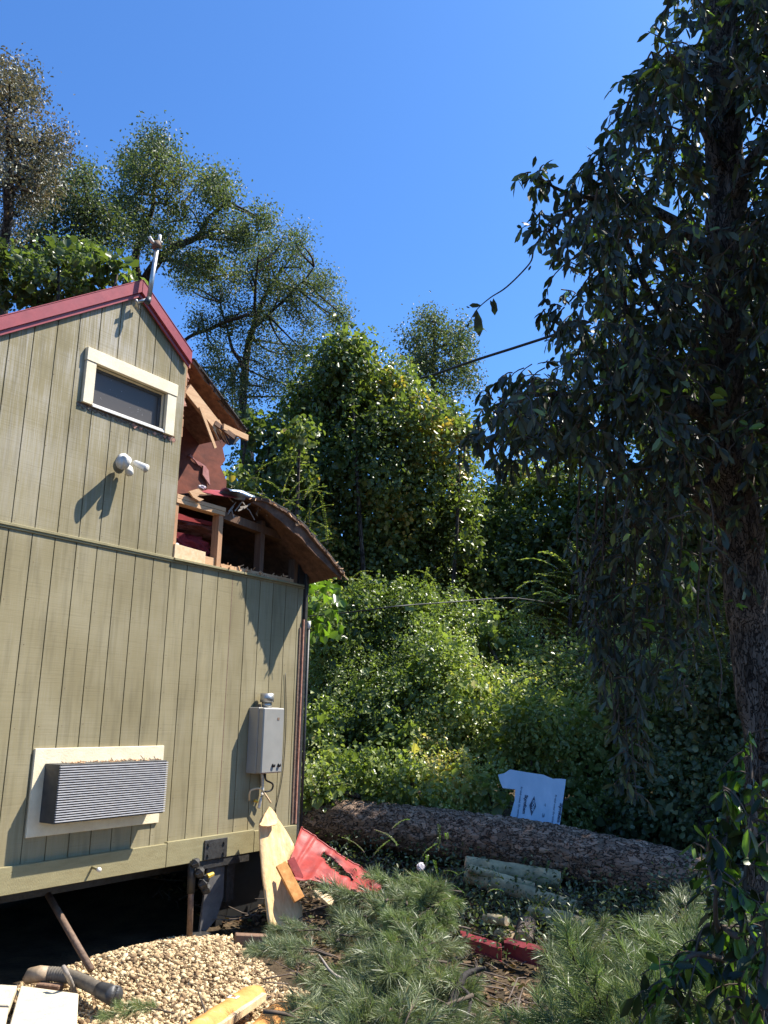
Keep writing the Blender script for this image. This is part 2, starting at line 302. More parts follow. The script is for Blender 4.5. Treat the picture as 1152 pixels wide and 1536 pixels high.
M['needle_lit'] = leafmat('light_pine_needle', [(0, (.08, .11, .04)), (.5, (.17, .22, .08)), (.9, (.27, .32, .14)), (1, (.35, .28, .14))], .25, .42, tcol=(1.1, 1.3, .6))
# ------------------------------------------------------------------ the house
WY = 5.87; BOT = .70; BELT = 3.335; XL, XR = 2.3, 7.31; AX = 4.745; SL = .69
def roofz(x): return 5.665 - SL*abs(x-AX)            # underside line of the rake trim on the wall plane
house = thing('tiny_house', 'olive wooden house on a trailer, its upper right side torn open', 'house', (4.8, 7.1, 0))
G0 = 5.3859; SP = .2032
edges = [G0 + SP*k for k in range(-15, 10)]
edges = [XL] + [e for e in edges if XL+.05 < e < XR-.05] + [XR]
m = MB()
for a, b in zip(edges[:-1], edges[1:]): m.box(a+.005, b-.005, WY, WY+.012, BOT+.15, BELT-.012)
m.box(XL, XR, WY+.009, WY+.03, BOT+.01, BELT-.012)
m.build('lower_siding', M['siding'], house)
m = MB(); CUT = 5.40
GX0, GX1, GZ0, GZ1 = 4.364, 5.160, 4.465, 4.838
def gpiece(a_, b_, y0, y1, e=.03):
    def quad(p, q, z0, z1):
        if q-p < .002: return
        if z1 is None:
            top = [(q, roofz(q)+e)] + ([(AX, roofz(AX)+e)] if p < AX < q else []) + [(p, roofz(p)+e)]
        else: top = [(q, z1), (p, z1)]
        m.prism([(p, z0), (q, z0)] + top, y0, y1)
    if b_ <= GX0 or a_ >= GX1: quad(a_, b_, BELT+.012, None); return
    quad(a_, min(b_, GX0), BELT+.012, None); quad(max(a_, GX1), b_, BELT+.012, None)
    p, q = max(a_, GX0), min(b_, GX1); quad(p, q, BELT+.012, GZ0); quad(p, q, GZ1, None)
for i, (a, b) in enumerate(zip(edges[:-1], edges[1:])):
    a += .014; b += .014
    if a > CUT-.02: continue
    b = min(b, CUT); gpiece(a+.005, b-.005, WY, WY+.012)
for a, b in ((XL, GX0), (GX0, GX1), (GX1, CUT-.01)): gpiece(a, b, WY+.009, WY+.03, 0)
m.build('gable_siding', M['siding'], house)
m = MB().box(XL, 5.4, WY-.02, WY+.01, BELT-.012, BELT+.012); m.box(XL, XR, WY-.012, WY+.012, BELT-.03, BELT-.0125)
m.box(5.402, 7.28, WY-.035, WY+.09, BELT-.0121, BELT+.010)
m.build('belt_flashing', M['olive'], house, bevel=.003)
for a, b in ((XL, 5.553), (5.557, 6.663), (6.667, XR)):
    MB().box(a, b, WY-.038, WY-.001, BOT, BOT+.19+(.012 if a == 5.557 else 0)).build('skirt_board', M['olive'], house, bevel=.003)
# red roof edge: box fascia following both slopes
def rake(x0, x1, name):
    m = MB(); yf = 5.81
    for dz0, dz1, y0, y1 in ((.0, .115, yf, yf+.02), (-.045, -.004, yf+.022, yf+.04), (-.004, .0, yf+.004, yf+.04)):
        m.prism([(x0, roofz(x0)+dz0), (x1, roofz(x1)+dz0), (x1, roofz(x1)+dz1), (x0, roofz(x0)+dz1)], y0, y1)
    m.prism([(x0, roofz(x0)+.1155), (x1, roofz(x1)+.1155), (x1, roofz(x1)+.125), (x0, roofz(x0)+.125)], yf-.004, 5.95)
    return m.build(name, M['red'], house, bevel=.003)
rake(XL-.3, AX-.002, 'roof_edge_trim'); rake(AX+.002, 5.40, 'roof_edge_trim')
# roof panels behind the trim
m = MB(); m.prism([(XL-.3, roofz(XL-.3)+.06), (AX, roofz(AX)+.06), (AX, roofz(AX)+.125), (XL-.3, roofz(XL-.3)+.112)], 5.832, 8.6)
m.prism([(AX, roofz(AX)+.06), (5.38, roofz(5.38)+.06), (5.38, roofz(5.38)+.125), (AX, roofz(AX)+.112)], 5.832, 8.6)
rp = m.build('roof', M['red'], house)
# shell: left, back and lower walls, floor
m = MB(); m.box(XL, XL+.1, WY+.03, 8.4, BOT, roofz(XL)+.05); m.box(XR-.1, XR, WY+.14, 8.4, BOT, BELT); m.box(XL+.1, XR, 8.3, 8.4, BOT, BELT)
m.build('wall', M['olive'], house)
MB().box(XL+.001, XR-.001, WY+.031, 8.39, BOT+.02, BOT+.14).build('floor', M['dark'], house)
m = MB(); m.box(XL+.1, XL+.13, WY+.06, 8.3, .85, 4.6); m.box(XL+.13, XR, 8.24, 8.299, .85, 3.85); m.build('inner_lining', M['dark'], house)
# maroon loft wall with a ragged broken edge
pz = [(5.0, 3.70)]
ragged = [(340, 722), (331, 700), (338, 690), (334, 672), (344, 660), (338, 648), (345, 636), (336, 625), (341, 610)]
LY = 6.75
pts = [tuple(onY(x, y, LY)[[0, 2]]) for x, y in ragged]
poly = [(4.9, 3.75), (pts[0][0]-.02, 3.75)] + pts + [(6.55, 5.06), (5.4, 5.74), (4.9, 5.9)]
MB().prism(poly, LY, LY+.05).build('loft_wall', M['innerwall'], house)
tp = [tuple(onY(x, y, LY-.02)[[0, 2]]) for x, y in ((283, 684), (291, 690), (297, 698), (304, 699), (303, 712), (310, 722), (314, 728), (312, 706), (308, 700), (300, 694), (292, 690), (285, 681))]
MB().prism(tp, LY-.03, LY-.01).build('torn_lining', M['pinkcloth'], house)
# remaining right roof slope behind the tear, dark underside
a, b = onY(288, 545, 6.0), onY(368, 652, 6.0)
m = MB()
n = 10; rr = random.Random(3)
for i in range(n):
    t0, t1 = i/n, (i+1)/n; p = a+(b-a)*t0; q = a+(b-a)*t1
    ye = 6.0 + rr.uniform(-.02, .03)
    m.add([(p[0], ye, p[2]), (q[0], ye+rr.uniform(-.02, .02), q[2]), (q[0]+.25, 8.4, q[2]+.1), (p[0]+.1, 8.4, p[2]+.25),
           (p[0]+.01, ye, p[2]+.035), (q[0]+.01, ye, q[2]+.035), (q[0]+.26, 8.4, q[2]+.135), (p[0]+.11, 8.4, p[2]+.285)],
          [(0,1,2,3),(7,6,5,4),(0,4,5,1),(1,5,6,2),(2,6,7,3),(3,7,4,0)])
m.build('broken_roof_slope', mat('broken_sheathing_underside', (.34, .18, .10), (.17, .085, .05), .8, (4, 4, 4), 4, .7, 18, .3), house)
MB().slab([a+np.array([0, -.03, .038]), b+np.array([0, -.03, .038]), b+np.array([.25, 2.4, .14]), a+np.array([.1, 2.4, .29])], (0, 0, .012)).build('roof_membrane', M['felt'], house)
# broken rafter boards hanging under the slope, splintered ends
def board_xz(name, px, y, th, mt, parent=house):
    pts = [tuple(onY(x, yy, y)[[0, 2]]) for x, yy in px]
    return MB().prism(pts, y, y+th).build(name, mt, parent)
A_, B_ = onY(280, 583, 5.99), onY(325, 640, 5.99)
MB().beam(A_, B_, .038, .12, up=(.6, 0, .8)).build('broken_rafter', M['lumber'], house, bevel=.002)
m = MB(); dd_ = (B_-A_)/np.linalg.norm(B_-A_); nn_ = np.array([dd_[2], 0, -dd_[0]])
for i in range(12):
    t_ = (i/11-.5)*.125; L_ = rr.uniform(.05, .22)*(1.3 if i < 4 else .8); p = B_-dd_*.03 - nn_*t_*(-1); q = p + dd_*L_ + nn_*rr.uniform(-.03, .03)+np.array([0, rr.uniform(-.02, .02), -.25*L_])
    m.add([p-nn_*.009+[0, -.018, 0], p+nn_*.009+[0, -.018, 0], p+nn_*.006+[0, .016, 0], q], [(0,1,3),(1,2,3),(2,0,3),(0,2,1)])
o = m.build('rafter_splinters', M['lumber'], house); o['kind'] = 'stuff'
MB().beam(onY(300, 610, 5.96), onY(323, 672, 5.96), .012, .035, up=(.8, 0, .4)).build('broken_lath', M['lumber'], house)
MB().beam(onY(334, 640, 5.93), onY(371, 657, 5.95), .03, .06, up=(.4, 0, .9)).build('broken_rafter', M['lumber'], house, bevel=.002)
MB().beam(onY(322, 634, 5.97), onY(352, 656, 5.90), .02, .05, up=(.4, 0, .9)).build('broken_lath', M['darkwood'], house)
board_xz('torn_felt', [(330,650),(345,655),(361,657),(352,666),(345,668),(336,662)], 6.12, .015, M['felt'])
# broken sheathing edge up the cut of the gable
m = MB(); rr = random.Random(5); zz = 3.345; 
while zz < 5.2:
    h = rr.uniform(.05, .22); wdd = rr.uniform(.006, .022) + (.05 if zz > 4.72 else 0)*rr.random(); m.prism([(5.385, zz), (5.40+wdd, zz+.01), (5.40+wdd*rr.uniform(.5, 1), zz+h), (5.385, zz+h+.01)], WY+.013, WY+.05); zz += h
m.build('splintered_edge', M['lumberv'], house)
m = MB()
for i in range(26):
    z = rr.uniform(4.72, 5.22); m.prism([(5.39, z), (5.42+rr.uniform(0, .07), z+rr.uniform(-.02, .03)), (5.40, z+rr.uniform(.04, .12))], WY+.03+rr.uniform(0, .05), WY+.09)
m.build('crumbled_sheathing', M['pinkply'], house)
# exposed framing of the side opening
Y0, Y1 = WY+.015, WY+.105
MB().box(5.405, 6.05, Y0-.012, Y1, 3.905, 3.945).build('header', M['lumber'], house, bevel=.002)
MB().box(5.405, 6.045, Y0-.012, Y1, 3.862, 3.902).build('header', M['lumber'], house, bevel=.002)
for x, mt, z1 in ((5.405, 'lumberv', 3.86), (5.975, 'lumberv', 3.86), (6.60, 'darkwood', 3.93), (7.16, 'darkwood', 3.86)):
    MB().box(x, x+.04 if x < 5.5 else x+.06, Y0-(0 if x < 6.5 else -.005), Y1, BELT+.012, z1).build('stud', M[mt], house, bevel=.002)
MB().prism([(5.41, BELT+.012), (5.80, BELT+.012), (5.80, BELT+.125), (5.41, BELT+.14)], WY-.012, WY+.012).build('sill_block', M['palewood'], house, bevel=.002)
MB().box(5.81, 5.97, Y0+.02, Y1, BELT+.013, BELT+.10).build('bottom_plate', M['lumber'], house)
MB().box(6.04, 7.15, Y0, Y1, BELT+.012, BELT+.055).build('bottom_plate', M['lumber'], house)
MB().beam((6.045, WY+.06, 3.875), (7.24, WY+.06, 3.80), .09, .08).build('top_plate', M['darkwood'], house)
MB().box(7.22, 7.312, WY+.0, WY+.13, BELT+.012, 3.86).build('stud', M['black'], house)
# corner: dark metal post and torn red brown edge strip
MB().box(XR+.004, XR+.05, WY-.03, WY+.05, BOT+.08, BELT+.4).build('corner_post', M['iron'], house, bevel=.004)
MB().box(XR-.055, XR-.001, WY-.012, WY-.001, BOT+.2, BELT-.45).build('corner_strip', M['rust'], house, bevel=.002)
MB().box(XR-.012, XR+.002, WY-.03, WY-.0125, BOT+.2, BELT-.36).build('corner_strip', M['pinkply'], house)
MB().tube([(XR+.075, WY-.03, BOT+.1), (XR+.075, WY-.03, BELT-.45)], .014, 8).build('corner_conduit', M['grille'], house, True)
MB().tube([(XR+.075, WY-.03, BELT-.45), (XR+.075, WY-.03, BELT-.37)], .02, 8).build('conduit_cap', M['white'], house, True)
# collapsed roof sheet curving down past the corner
prof = [(288,741),(318,740),(350,741),(385,745),(405,750),(430,765),(455,786),(478,812),(498,838),(516,859)]
prof = [(x, np.interp(x, [p[0] for p in prof], [p[1] for p in prof])) for x in np.linspace(288, 516, 34)]
m = MB(); nn = len(prof); front = []
for i, (x, y) in enumerate(prof):
    yy = np.interp(x, [288, 345, 405, 455, 516], [6.12, 6.05, 5.66, 5.50, 5.38]); front.append(onY(x+random.uniform(-.8, .8), y+random.uniform(-1.1, 1.1), yy))
back = [Vector(f) + Vector((.10+.25*i/(nn-1), 2.6, .12-.35*(i/(nn-1))**2)) for i, f in enumerate(front)]
rows = 8; grid = []
for j in range(rows+1):
    t = j/rows
    for i in range(nn):
        p = Vector(front[i]).lerp(back[i], t); p.z += .02*noise.noise(p*2.3) ; grid.append(p)
def sheet(name, th, dz, mt):
    m = MB(); N = len(grid); top = [p+Vector((0, 0, dz)) for p in grid]; bot = [p+Vector((-.35*th, 0, dz-th)) for p in grid]; fs = []
    for j in range(rows):
        for i in range(nn-1):
            a = j*nn+i; fs.append((a, a+1, a+nn+1, a+nn)); fs.append((N+a+nn, N+a+nn+1, N+a+1, N+a))
    for i in range(nn-1): fs.append((i, N+i, N+i+1, i+1)); a = rows*nn+i; fs.append((a, a+1, N+a+1, N+a))
    for j in range(rows): a = j*nn; fs.append((a, a+nn, N+a+nn, N+a)); a += nn-1; fs.append((a, N+a, N+a+nn, a+nn))
    m.add(top+bot, fs); return m.build(name, mt, house)
sh = sheet('collapsed_roof_deck', .024, 0, M['plyedge'])
sheet('roofing_layer', .012, .014, M['felt'])
# rim board under the curved front edge, a torn bracket and hanging splinters
m = MB()
for i in range(14, nn-1):
    a_, b_ = Vector(front[i]), Vector(front[i+1]); h0 = .035+.07*math.sin((i-14)/(nn-15)*math.pi); h1 = .035+.07*math.sin((i-13)/(nn-15)*math.pi)
    y = .03
    m.slab([a_+Vector((0, y, -.03)), b_+Vector((0, y, -.03)), b_+Vector((-.3*h1, y, -.03-h1)), a_+Vector((-.3*h0, y, -.03-h0))], (0, .03, 0))
m.build('curved_rim_board', M['plyedge'], house)
MB().slab([onY(*p, 6.05) for p in ((428, 812), (455, 826), (449, 832), (426, 820))], (0, .02, 0)).build('pale_bracket', M['pinkcloth'], house)
m = MB(); pc = [(458,833),(478,838),(488,852),(484,862),(472,868),(456,888)]
m.slab([onY(*p, 6.15) for p in pc], (0, .02, 0)).build('torn_sheathing', M['pinkply'], house)
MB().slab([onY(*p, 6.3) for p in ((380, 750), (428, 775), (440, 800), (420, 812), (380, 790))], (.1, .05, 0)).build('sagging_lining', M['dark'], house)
m = MB()
for i in range(16):
    p = onY(random.uniform(345, 398), random.uniform(752, 764), 5.86); q = p + np.array([random.uniform(-.12, .12), random.uniform(-.03, .0), random.uniform(-.14, .03)])
    m.beam(p, q, .006, random.uniform(.006, .018))
m.build('hanging_splinters', M['greytwig'], house)
# torn felt, shingle scraps and splinters along the broken edges
m = MB(); rr = random.Random(21)
for i in range(70):
    q = front[rr.randrange(8, len(front))]; q = np.array(q)+np.array([rr.uniform(-.03, .03), rr.uniform(-.02, .06), rr.uniform(.0, .03)]); u_ = np.array([rr.uniform(-1, 1), rr.uniform(-.6, .2), rr.uniform(-.5, .5)])*rr.uniform(.02, .07); v_ = np.array([rr.uniform(-.5, .5), rr.uniform(-1, 1), rr.uniform(-.4, .3)])*rr.uniform(.02, .05)
    m.add([q, q+u_, q+u_+v_, q+v_*.7], [(0,1,2,3)])
for i in range(40):
    t_ = rr.random(); q = a+(b-a)*t_+np.array([0, -.03, .03]); u_ = np.array([rr.uniform(-.3, 1), rr.uniform(-.6, .2), rr.uniform(-1, .2)])*rr.uniform(.02, .06); v_ = np.array([rr.uniform(-.5, .5), rr.uniform(-1, 1), rr.uniform(-.4, .3)])*rr.uniform(.02, .04)
    m.add([q, q+u_, q+u_+v_, q+v_*.7], [(0,1,2,3)])
o = m.build('roofing_scraps', M['felt'], house); o['kind'] = 'stuff'
m = MB()
for i in range(90):
    if rr.random() < .6: q = np.array(front[rr.randrange(6, len(front))])+np.array([0, rr.uniform(-.01, .03), -.015])
    else: q = np.array([rr.uniform(6.05, 7.1), WY+rr.uniform(-.02, .09), BELT+.06])
    m.beam(q, q+np.array([rr.uniform(-.05, .05), rr.uniform(-.05, .01), rr.uniform(-.06, .03)]), rr.uniform(.003, .008), rr.uniform(.004, .012))
for i in range(30):
    q = np.array([rr.uniform(6.0, 6.7), WY-.01+rr.uniform(-.02, .06), BELT+.014]); m.beam(q, q+np.array([rr.uniform(-.05, .05), rr.uniform(-.03, .03), rr.uniform(0, .05)]), .008, .012)
o = m.build('wood_splinters', M['lumber'], house); o['kind'] = 'stuff'
# ---- window
win = thing('window', None, None); win.parent = house; win.location = (-4.8, -7.1, 0)
wx0, wx1, wz0, wz1 = 4.262, 5.272, 4.47, 4.945
def wobj(name, mb, mt, bevel=.003): return mb.build(name, mt, win, bevel=bevel)
fy = WY-.035
MBf = MB(); MBf.prism([(wx0-.005, wz1-.105), (wx1+.005, wz1-.105), (wx1+.005, wz1+.01), (wx0-.005, wz1+.01)], fy-.006, WY-.001)
wobj('window_trim', MBf, M['cream'])
wobj('window_trim', MB().box(wx0, wx0+.10, fy, WY-.001, wz0, wz1-.107), M['cream'])
wobj('window_trim', MB().box(wx1-.11, wx1, fy, WY-.001, wz0-.015, wz1-.107), M['cream'])
gx0, gx1, gz1 = wx0+.102, wx1-.112, wz1-.107
mm = MB(); mm.box(gx0, gx1, WY-.02, WY+.012, wz0-.005, wz0+.022); mm.box(gx0, gx1, WY-.03, WY-.021, wz0-.012, wz0+.006)
wobj('sill', mm, M['white'])
mm = MB(); mm.box(gx0, gx1, WY+.04, WY+.058, gz1-.03, gz1); mm.box(gx1-.035, gx1, WY+.04, WY+.058, wz0+.024, gz1-.031); mm.box(gx0, gx0+.012, WY+.04, WY+.058, wz0+.024, gz1-.031)
wobj('sash', mm, M['grille'])
wobj('pane', MB().box(gx0+.005, gx1-.005, WY+.052, WY+.056, wz0+.02, gz1-.005), M['glass'], 0)
mm = MB(); mm.box(GX0-.02, GX1+.02, WY+.013, WY+.08, GZ1-.006, GZ1+.01); mm.box(GX0-.02, GX1+.02, WY+.013, WY+.08, GZ0-.01, GZ0+.008)
mm.box(GX0-.01, GX0+.004, WY+.014, WY+.08, GZ0+.008, GZ1-.006); mm.box(GX1-.004, GX1+.01, WY+.014, WY+.08, GZ0+.008, GZ1-.006)
wobj('jamb', mm, M['cream'], 0)
# broken siding under the window
rr = random.Random(9); xs = [wx0-.03+i*.022 for i in range(50)]; low = [wz0-.028-.03*rr.random()-(.012 if i > 26 else 0) for i in range(50)]
MB().prism([(x, wz0-.002) for x in reversed(xs)] + [(x, z) for x, z in zip(xs, low)], WY-.005, WY-.0005).build('rotten_siding_edge', mat('rotten_grey_siding', (.23, .19, .14), (.06, .045, .035), .9, (9, 9, 14), 5, 1, 60), house)
MB().prism([(x, wz0-.001) for x in reversed(xs)] + [(x, wz0-.008-.014*rr.random()) for x in xs], WY-.008, WY-.0055).build('rotten_gap', M['darkwood'], house)
for i in range(9):
    x = wx0+.55+rr.random()*.5; z = wz0-.03-.02*rr.random()
    crumb = MB().add([(x, WY-.006, z+.02), (x+.03*rr.random()+.01, WY-.02, z+.005), (x+.012, WY-.012, z-.02), (x-.008, WY-.005, z)], [(0,1,2),(0,2,3),(0,3,1),(1,3,2)]); crumb.build('splinter', M['pinkply'], house)
# nail heads and the seam between sheets
m = MB()
for i, e_ in enumerate(edges[1:-1]):
    for z in np.arange(BOT+.25, 5.6, .305):
        zz_ = z+rr.uniform(-.02, .02); x = e_+.03+rr.uniform(-.006, .006)
        if BELT-.04 < zz_ < BELT+.03 or (zz_ > BELT and (x > CUT-.04 or zz_ > roofz(x)-.03 or (4.22 < x < 5.3 and 4.4 < zz_ < 5.0))): continue
        if rr.random() < .35: continue
        m.tube([(x, WY-.0012, zz_), (x, WY+.001, zz_)], .0038, 6)
o = m.build('nail_heads', M['rust'], house); o['kind'] = 'stuff'
sx = edges[-7]; MB().box(sx-.004, sx+.004, WY-.001, WY+.008, BOT+.2, BELT-.03).build('panel_seam', M['rust'], house)
# black panels added under the house to keep the space there dark
MB().box(6.47, 7.25, 6.08, 6.10, -.05, .69).build('under_house_blackout', M['black'], house)
MB().box(7.26, 7.28, 6.08, 8.38, -.05, .69).build('under_house_blackout', M['black'], house)
MB().box(XL, 7.25, 8.30, 8.32, -.05, .69).build('under_house_blackout', M['black'], house)

# ---- loose things in the opening
def crumple(name, c, s, mt, seed, lab, cat, n=14, amp=.35):
    V, F = [], []; rr = np.random.default_rng(seed)
    m = MB(); rows, cols = n, n*2
    vs = []
    for j in range(rows+1):
        th = math.pi*j/rows
        for i in range(cols):
            ph = 2*math.pi*i/cols; d = Vector((math.sin(th)*math.cos(ph), math.sin(th)*math.sin(ph), math.cos(th)))
            k = 1 + amp*(abs(noise.noise(d*2.2+Vector((seed, 0, 0))))*2-.5) + amp*.4*noise.noise(d*6+Vector((0, seed, 0)))
            vs.append((c[0]+d.x*s[0]*k, c[1]+d.y*s[1]*k, c[2]+d.z*s[2]*k))
    fs = [(j*cols+i, j*cols+(i+1)%cols, (j+1)*cols+(i+1)%cols, (j+1)*cols+i) for j in range(rows) for i in range(cols)]
    m.add(vs, fs); o = m.build(name, mt); tag(o, lab, cat); return o
crumple('red_bundle', (5.95, 6.45, 3.58), (.45, .25, .16), M['redcloth'], 3, 'crumpled dark red fabric heaped inside the square framed opening', 'fabric')
crumple('pink_insulation', (6.15, 6.6, 3.86), (.5, .25, .09), M['pinkcloth'], 5, 'pinkish torn insulation hanging at the top of the framed opening', 'insulation')
crumple('plastic_bag', (5.50, 5.98, 3.44), (.085, .06, .07), M['bag'], 8, 'small pale crumpled plastic bag in the lower left corner of the framed opening', 'bag')
MB().slab([onY(*p, 6.2) for p in ((262, 768), (288, 776), (319, 783), (318, 789), (290, 783), (262, 778))], (0, .03, 0)).build('red_trim_scrap', M['red']).name = 'red_metal_strip'
tag(bpy.data.objects['red_metal_strip'], 'thin bright red metal strip lying across inside the square framed opening', 'metal scrap')
o = MB().add([onY(*p, y) for p, y in (((302,738),5.85),((312,735),6.0),((352,738),6.05),((372,745),6.0),((350,747),5.82),((322,743),5.8))], [(0,1,2,3,4,5)]).build('red_metal_scrap', M['red'])
o.modifiers.new('s', 'SOLIDIFY').thickness = .006
tag(o, 'crumpled red metal scrap lying on top of the collapsed roof', 'metal scrap')
# rolled flashing
m = MB(); vs = []; fs = []
A, B = onY(337, 738, 5.85), onY(375, 748, 5.78)
for i in range(9):
    t = i/8
    for j in range(7):
        u = (j/6-.5)*math.pi*1.1; r = .045
        p = A+(B-A)*t; vs.append(p + np.array([-.02*math.sin(u), -.09*math.sin(u), r*math.cos(u) + .01*math.sin(7*t+j)]))
for i in range(8):
    for j in range(6): a_ = i*7+j; fs.append((a_, a_+1, a_+8, a_+7))
o = m.add(vs, fs).build('metal_flashing', M['flashing'], smooth=True); o.modifiers.new('s', 'SOLIDIFY').thickness = .003
tag(o, 'bent blue grey metal flashing curled on top of the collapsed roof', 'flashing')
o = MB().slab([onY(*p, 5.83) for p in ((284,737),(298,733),(304,738),(312,742),(300,741),(296,745),(306,749),(300,752),(290,746))], (0, .02, .0)).build('plywood_scrap', M['lumber'])
tag(o, 'splintered orange wood scrap on the roof edge left of the red metal', 'wood scrap')
crumple('white_scrap', onY(303, 731, 5.95), (.05, .03, .022), M['bag'], 12, 'small white crumpled scrap on top of the collapsed roof', 'scrap', 8)

# ---- air conditioner
ac = thing('air_conditioner', 'dark grey louvred wall air conditioner on a cream mounting plate', 'air conditioner', (4.8, WY, 1.4))
MB().box(4.178, 5.455, WY-.022, WY-.001, 1.068, 1.700).build('mounting_plate', M['cream'], ac, bevel=.003)
ax0, ax1, az0, az1, ayf = 4.275, 5.330, 1.170, 1.590, 5.660
m = MB(); m.box(ax0, ax0+.012, ayf+.012, WY-.023, az0, az1); m.box(ax1-.012, ax1, ayf+.012, WY-.023, az0, az1); m.box(ax0+.012, ax1-.012, ayf+.012, WY-.023, az1-.012, az1); m.box(ax0+.012, ax1-.012, ayf+.012, WY-.023, az0, az0+.012)
m.build('sleeve', M['grille'], ac, bevel=.002)
MB().box(ax0+.013, ax1-.013, ayf+.045, ayf+.055, az0+.013, az1-.013).build('recess', M['grillegap'], ac)
m = MB(); nb = 23
for i in range(nb):
    z = az0+.008+(az1-az0-.016)*(i+.5)/nb
    m.box(ax0-.003, ax1+.003, ayf-.004, ayf+.010, z-.0036, z+.0036)
m.build('louvre_grille', M['grillebar'], ac)
m = MB(); rr = random.Random(2)
for i in range(110):
    x = rr.uniform(ax0+.1, ax1); y = rr.uniform(ayf+.02, WY-.03)
    m.tube([(x, y, az1+.003), (x+rr.uniform(-.03, .03), y+rr.uniform(-.02, .02), az1+.004+rr.random()*.012)], rr.uniform(.002, .005), 4)
for x, l in ((4.80, .06), (5.12, .09), (5.24, .05)): m.tube([(x, ayf+.05, az1+.004), (x-l*.6, ayf+.04, az1+.02+l*.25)], .004, 4)
o = m.build('twig_litter', M['lumber']); tag(o, 'dry leaf and twig crumbs lying on top of the air conditioner', 'litter', kind='stuff')
# ---- water heater
wh = thing('water_heater', 'grey tankless water heater box with round steel vent on the olive wall', 'water heater', (6.68, WY, 1.7))
hx0, hx1, hz0, hz1, hy = 6.535, 6.84, 1.425, 2.045, 5.672
MB().box(hx0, hx1, hy+.07, WY-.001, hz0, hz1).build('cabinet', M['heater'], wh, bevel=.006)
MB().box(hx0-.002, hx1+.002, hy, hy+.068, hz0+.004, hz1-.004).build('front_cover', M['heater'], wh, bevel=.01)
m = MB().tube([(6.68, 5.77, hz1-.002), (6.68, 5.77, hz1+.05)], .05, 20); m.tube([(6.68, 5.77, hz1+.05), (6.68, 5.77, hz1+.135)], .068, 20)
m.build('vent_cap', M['steel'], wh, True)
MB().tube([(6.61, 5.80, hz1-.002), (6.61, 5.80, hz1+.03)], .014, 8).build('pipe_stub', M['rust'], wh, True)
for x in (6.70, 6.785):
    k = MB().tube([(x, hy-.018, hz0+.075), (x, hy-.001, hz0+.075)], .018, 12).build('knob', M['black'], wh, True)
MB().box(6.735, 6.765, hy-.003, hy-.0005, hz1-.12, hz1-.095).build('badge', M['rust'], wh)
def hose(name, px, y, r, mt, parent):
    pts = [Vector(onY(*p, y+dy)) for p, dy in px]; 
    sm = []
    for i in range(len(pts)-1):
        p0, p1, p2, p3 = pts[max(i-1, 0)], pts[i], pts[i+1], pts[min(i+2, len(pts)-1)]
        for k in range(5):
            t = k/5; sm.append(.5*((2*p1)+(-p0+p2)*t+(2*p0-5*p1+4*p2-p3)*t*t+(-p0+3*p1-3*p2+p3)*t**3))
    sm.append(pts[-1]); return MB().tube(sm, r, 8).build(name, mt, parent, True)
hose('gas_hose', [((398,1161),0),((399,1170),-.02),((409,1176),-.02),((407,1185),-.01),((396,1188),.02)], 5.78, .009, M['black'], wh)
hose('water_pipe', [((374,1200),0.04),((376,1186),0),((390,1183),-.02),((398,1192),-.03),((406,1204),-.03)], 5.80, .009, M['palewood'], wh)
hose('water_pipe', [((393,1161),.04),((394,1185),.04),((391,1200),.03),((388,1212),.05)], 5.80, .014, M['white'], wh)
MB().tube([onY(381, 1201, 5.84), onY(387, 1202, 5.82)], .014, 6).build('brass_valve', M['yellow'], wh, True)
hose('wire', [((428,1010),.06),((429,1080),.06),((424,1160),.06),((412,1220),.06)], 5.80, .004, M['black'], wh)
# ---- flood light
fl = thing('flood_light', 'white twin head security light on the gable below the window', 'security light', (4.75, WY, 4.1))
c0 = onY(188, 690, 5.83)
m = MB().tube([(c0[0], WY-.001, c0[2]), (c0[0], WY-.03, c0[2]), (c0[0], WY-.04, c0[2])], [.062, .060, .035], 20); m.build('base', M['white'], fl, True)
def lamp(px, y0, px1, y1, r0, r1):
    a_, b_ = Vector(onY(*px, y0)), Vector(onY(*px1, y1)); d = b_-a_
    MB().tube([a_, a_+d*.15, a_+d*.45, a_+d*.95, b_, b_-d*.04], [r0*.5, r0, r0*1.12, r1, r1*1.02, r1*.8], 20).build('lamp_head', M['white'], fl, True)
lamp((192, 690), 5.80, (184, 694), 5.66, .038, .058)
lamp((200, 693), 5.78, (220, 703), 5.66, .026, .036)
a_, b_ = Vector(onY(193, 700, 5.81)), Vector(onY(194, 710, 5.72))
MB().tube([a_, a_.lerp(b_, .4), a_.lerp(b_, .9), b_], [.02, .034, .036, .022], 16).build('sensor', M['white'], fl, True)
# ---- mast
ms = thing('service_mast', 'thin galvanised metal mast rising from the gable peak', 'mast', (4.85, 5.7, 5.6))
a_, b_ = Vector(onY(223, 450, 5.72)), Vector(onY(235.5, 372, 5.72))
MB().tube([a_, b_], .021, 12).build('pole', M['steel'], ms, True)
a2 = Vector(onY(221, 455, 5.72)); MB().tube([a2, a_+Vector((0, 0, .02))], [.024, .026], 10).build('pole_sleeve', M['grille'], ms, True)
m = MB().tube([Vector(onY(222, 449, 5.73)), Vector(onY(206, 453, 5.78)), Vector(onY(204, 459, 5.84))], .016, 8); m.tube([Vector(onY(204, 450, 5.76)), Vector(onY(208, 463, 5.84))], .014, 8)
m.build('bracket', M['steel'], ms, True)
m = MB().tube([b_, Vector(onY(234, 362, 5.72))], [.045, .035], 10); m.build('insulator', M['rust'], ms, True)
m = MB()
for s in ((228, 362, 224, 355), (239, 362, 240, 353)): m.tube([onY(s[0]+3, s[1]+2, 5.72), onY(s[0], s[1], 5.72), onY(s[2], s[3], 5.72)], .016, 8)
m.build('cable_clamp', M['white'], ms, True)

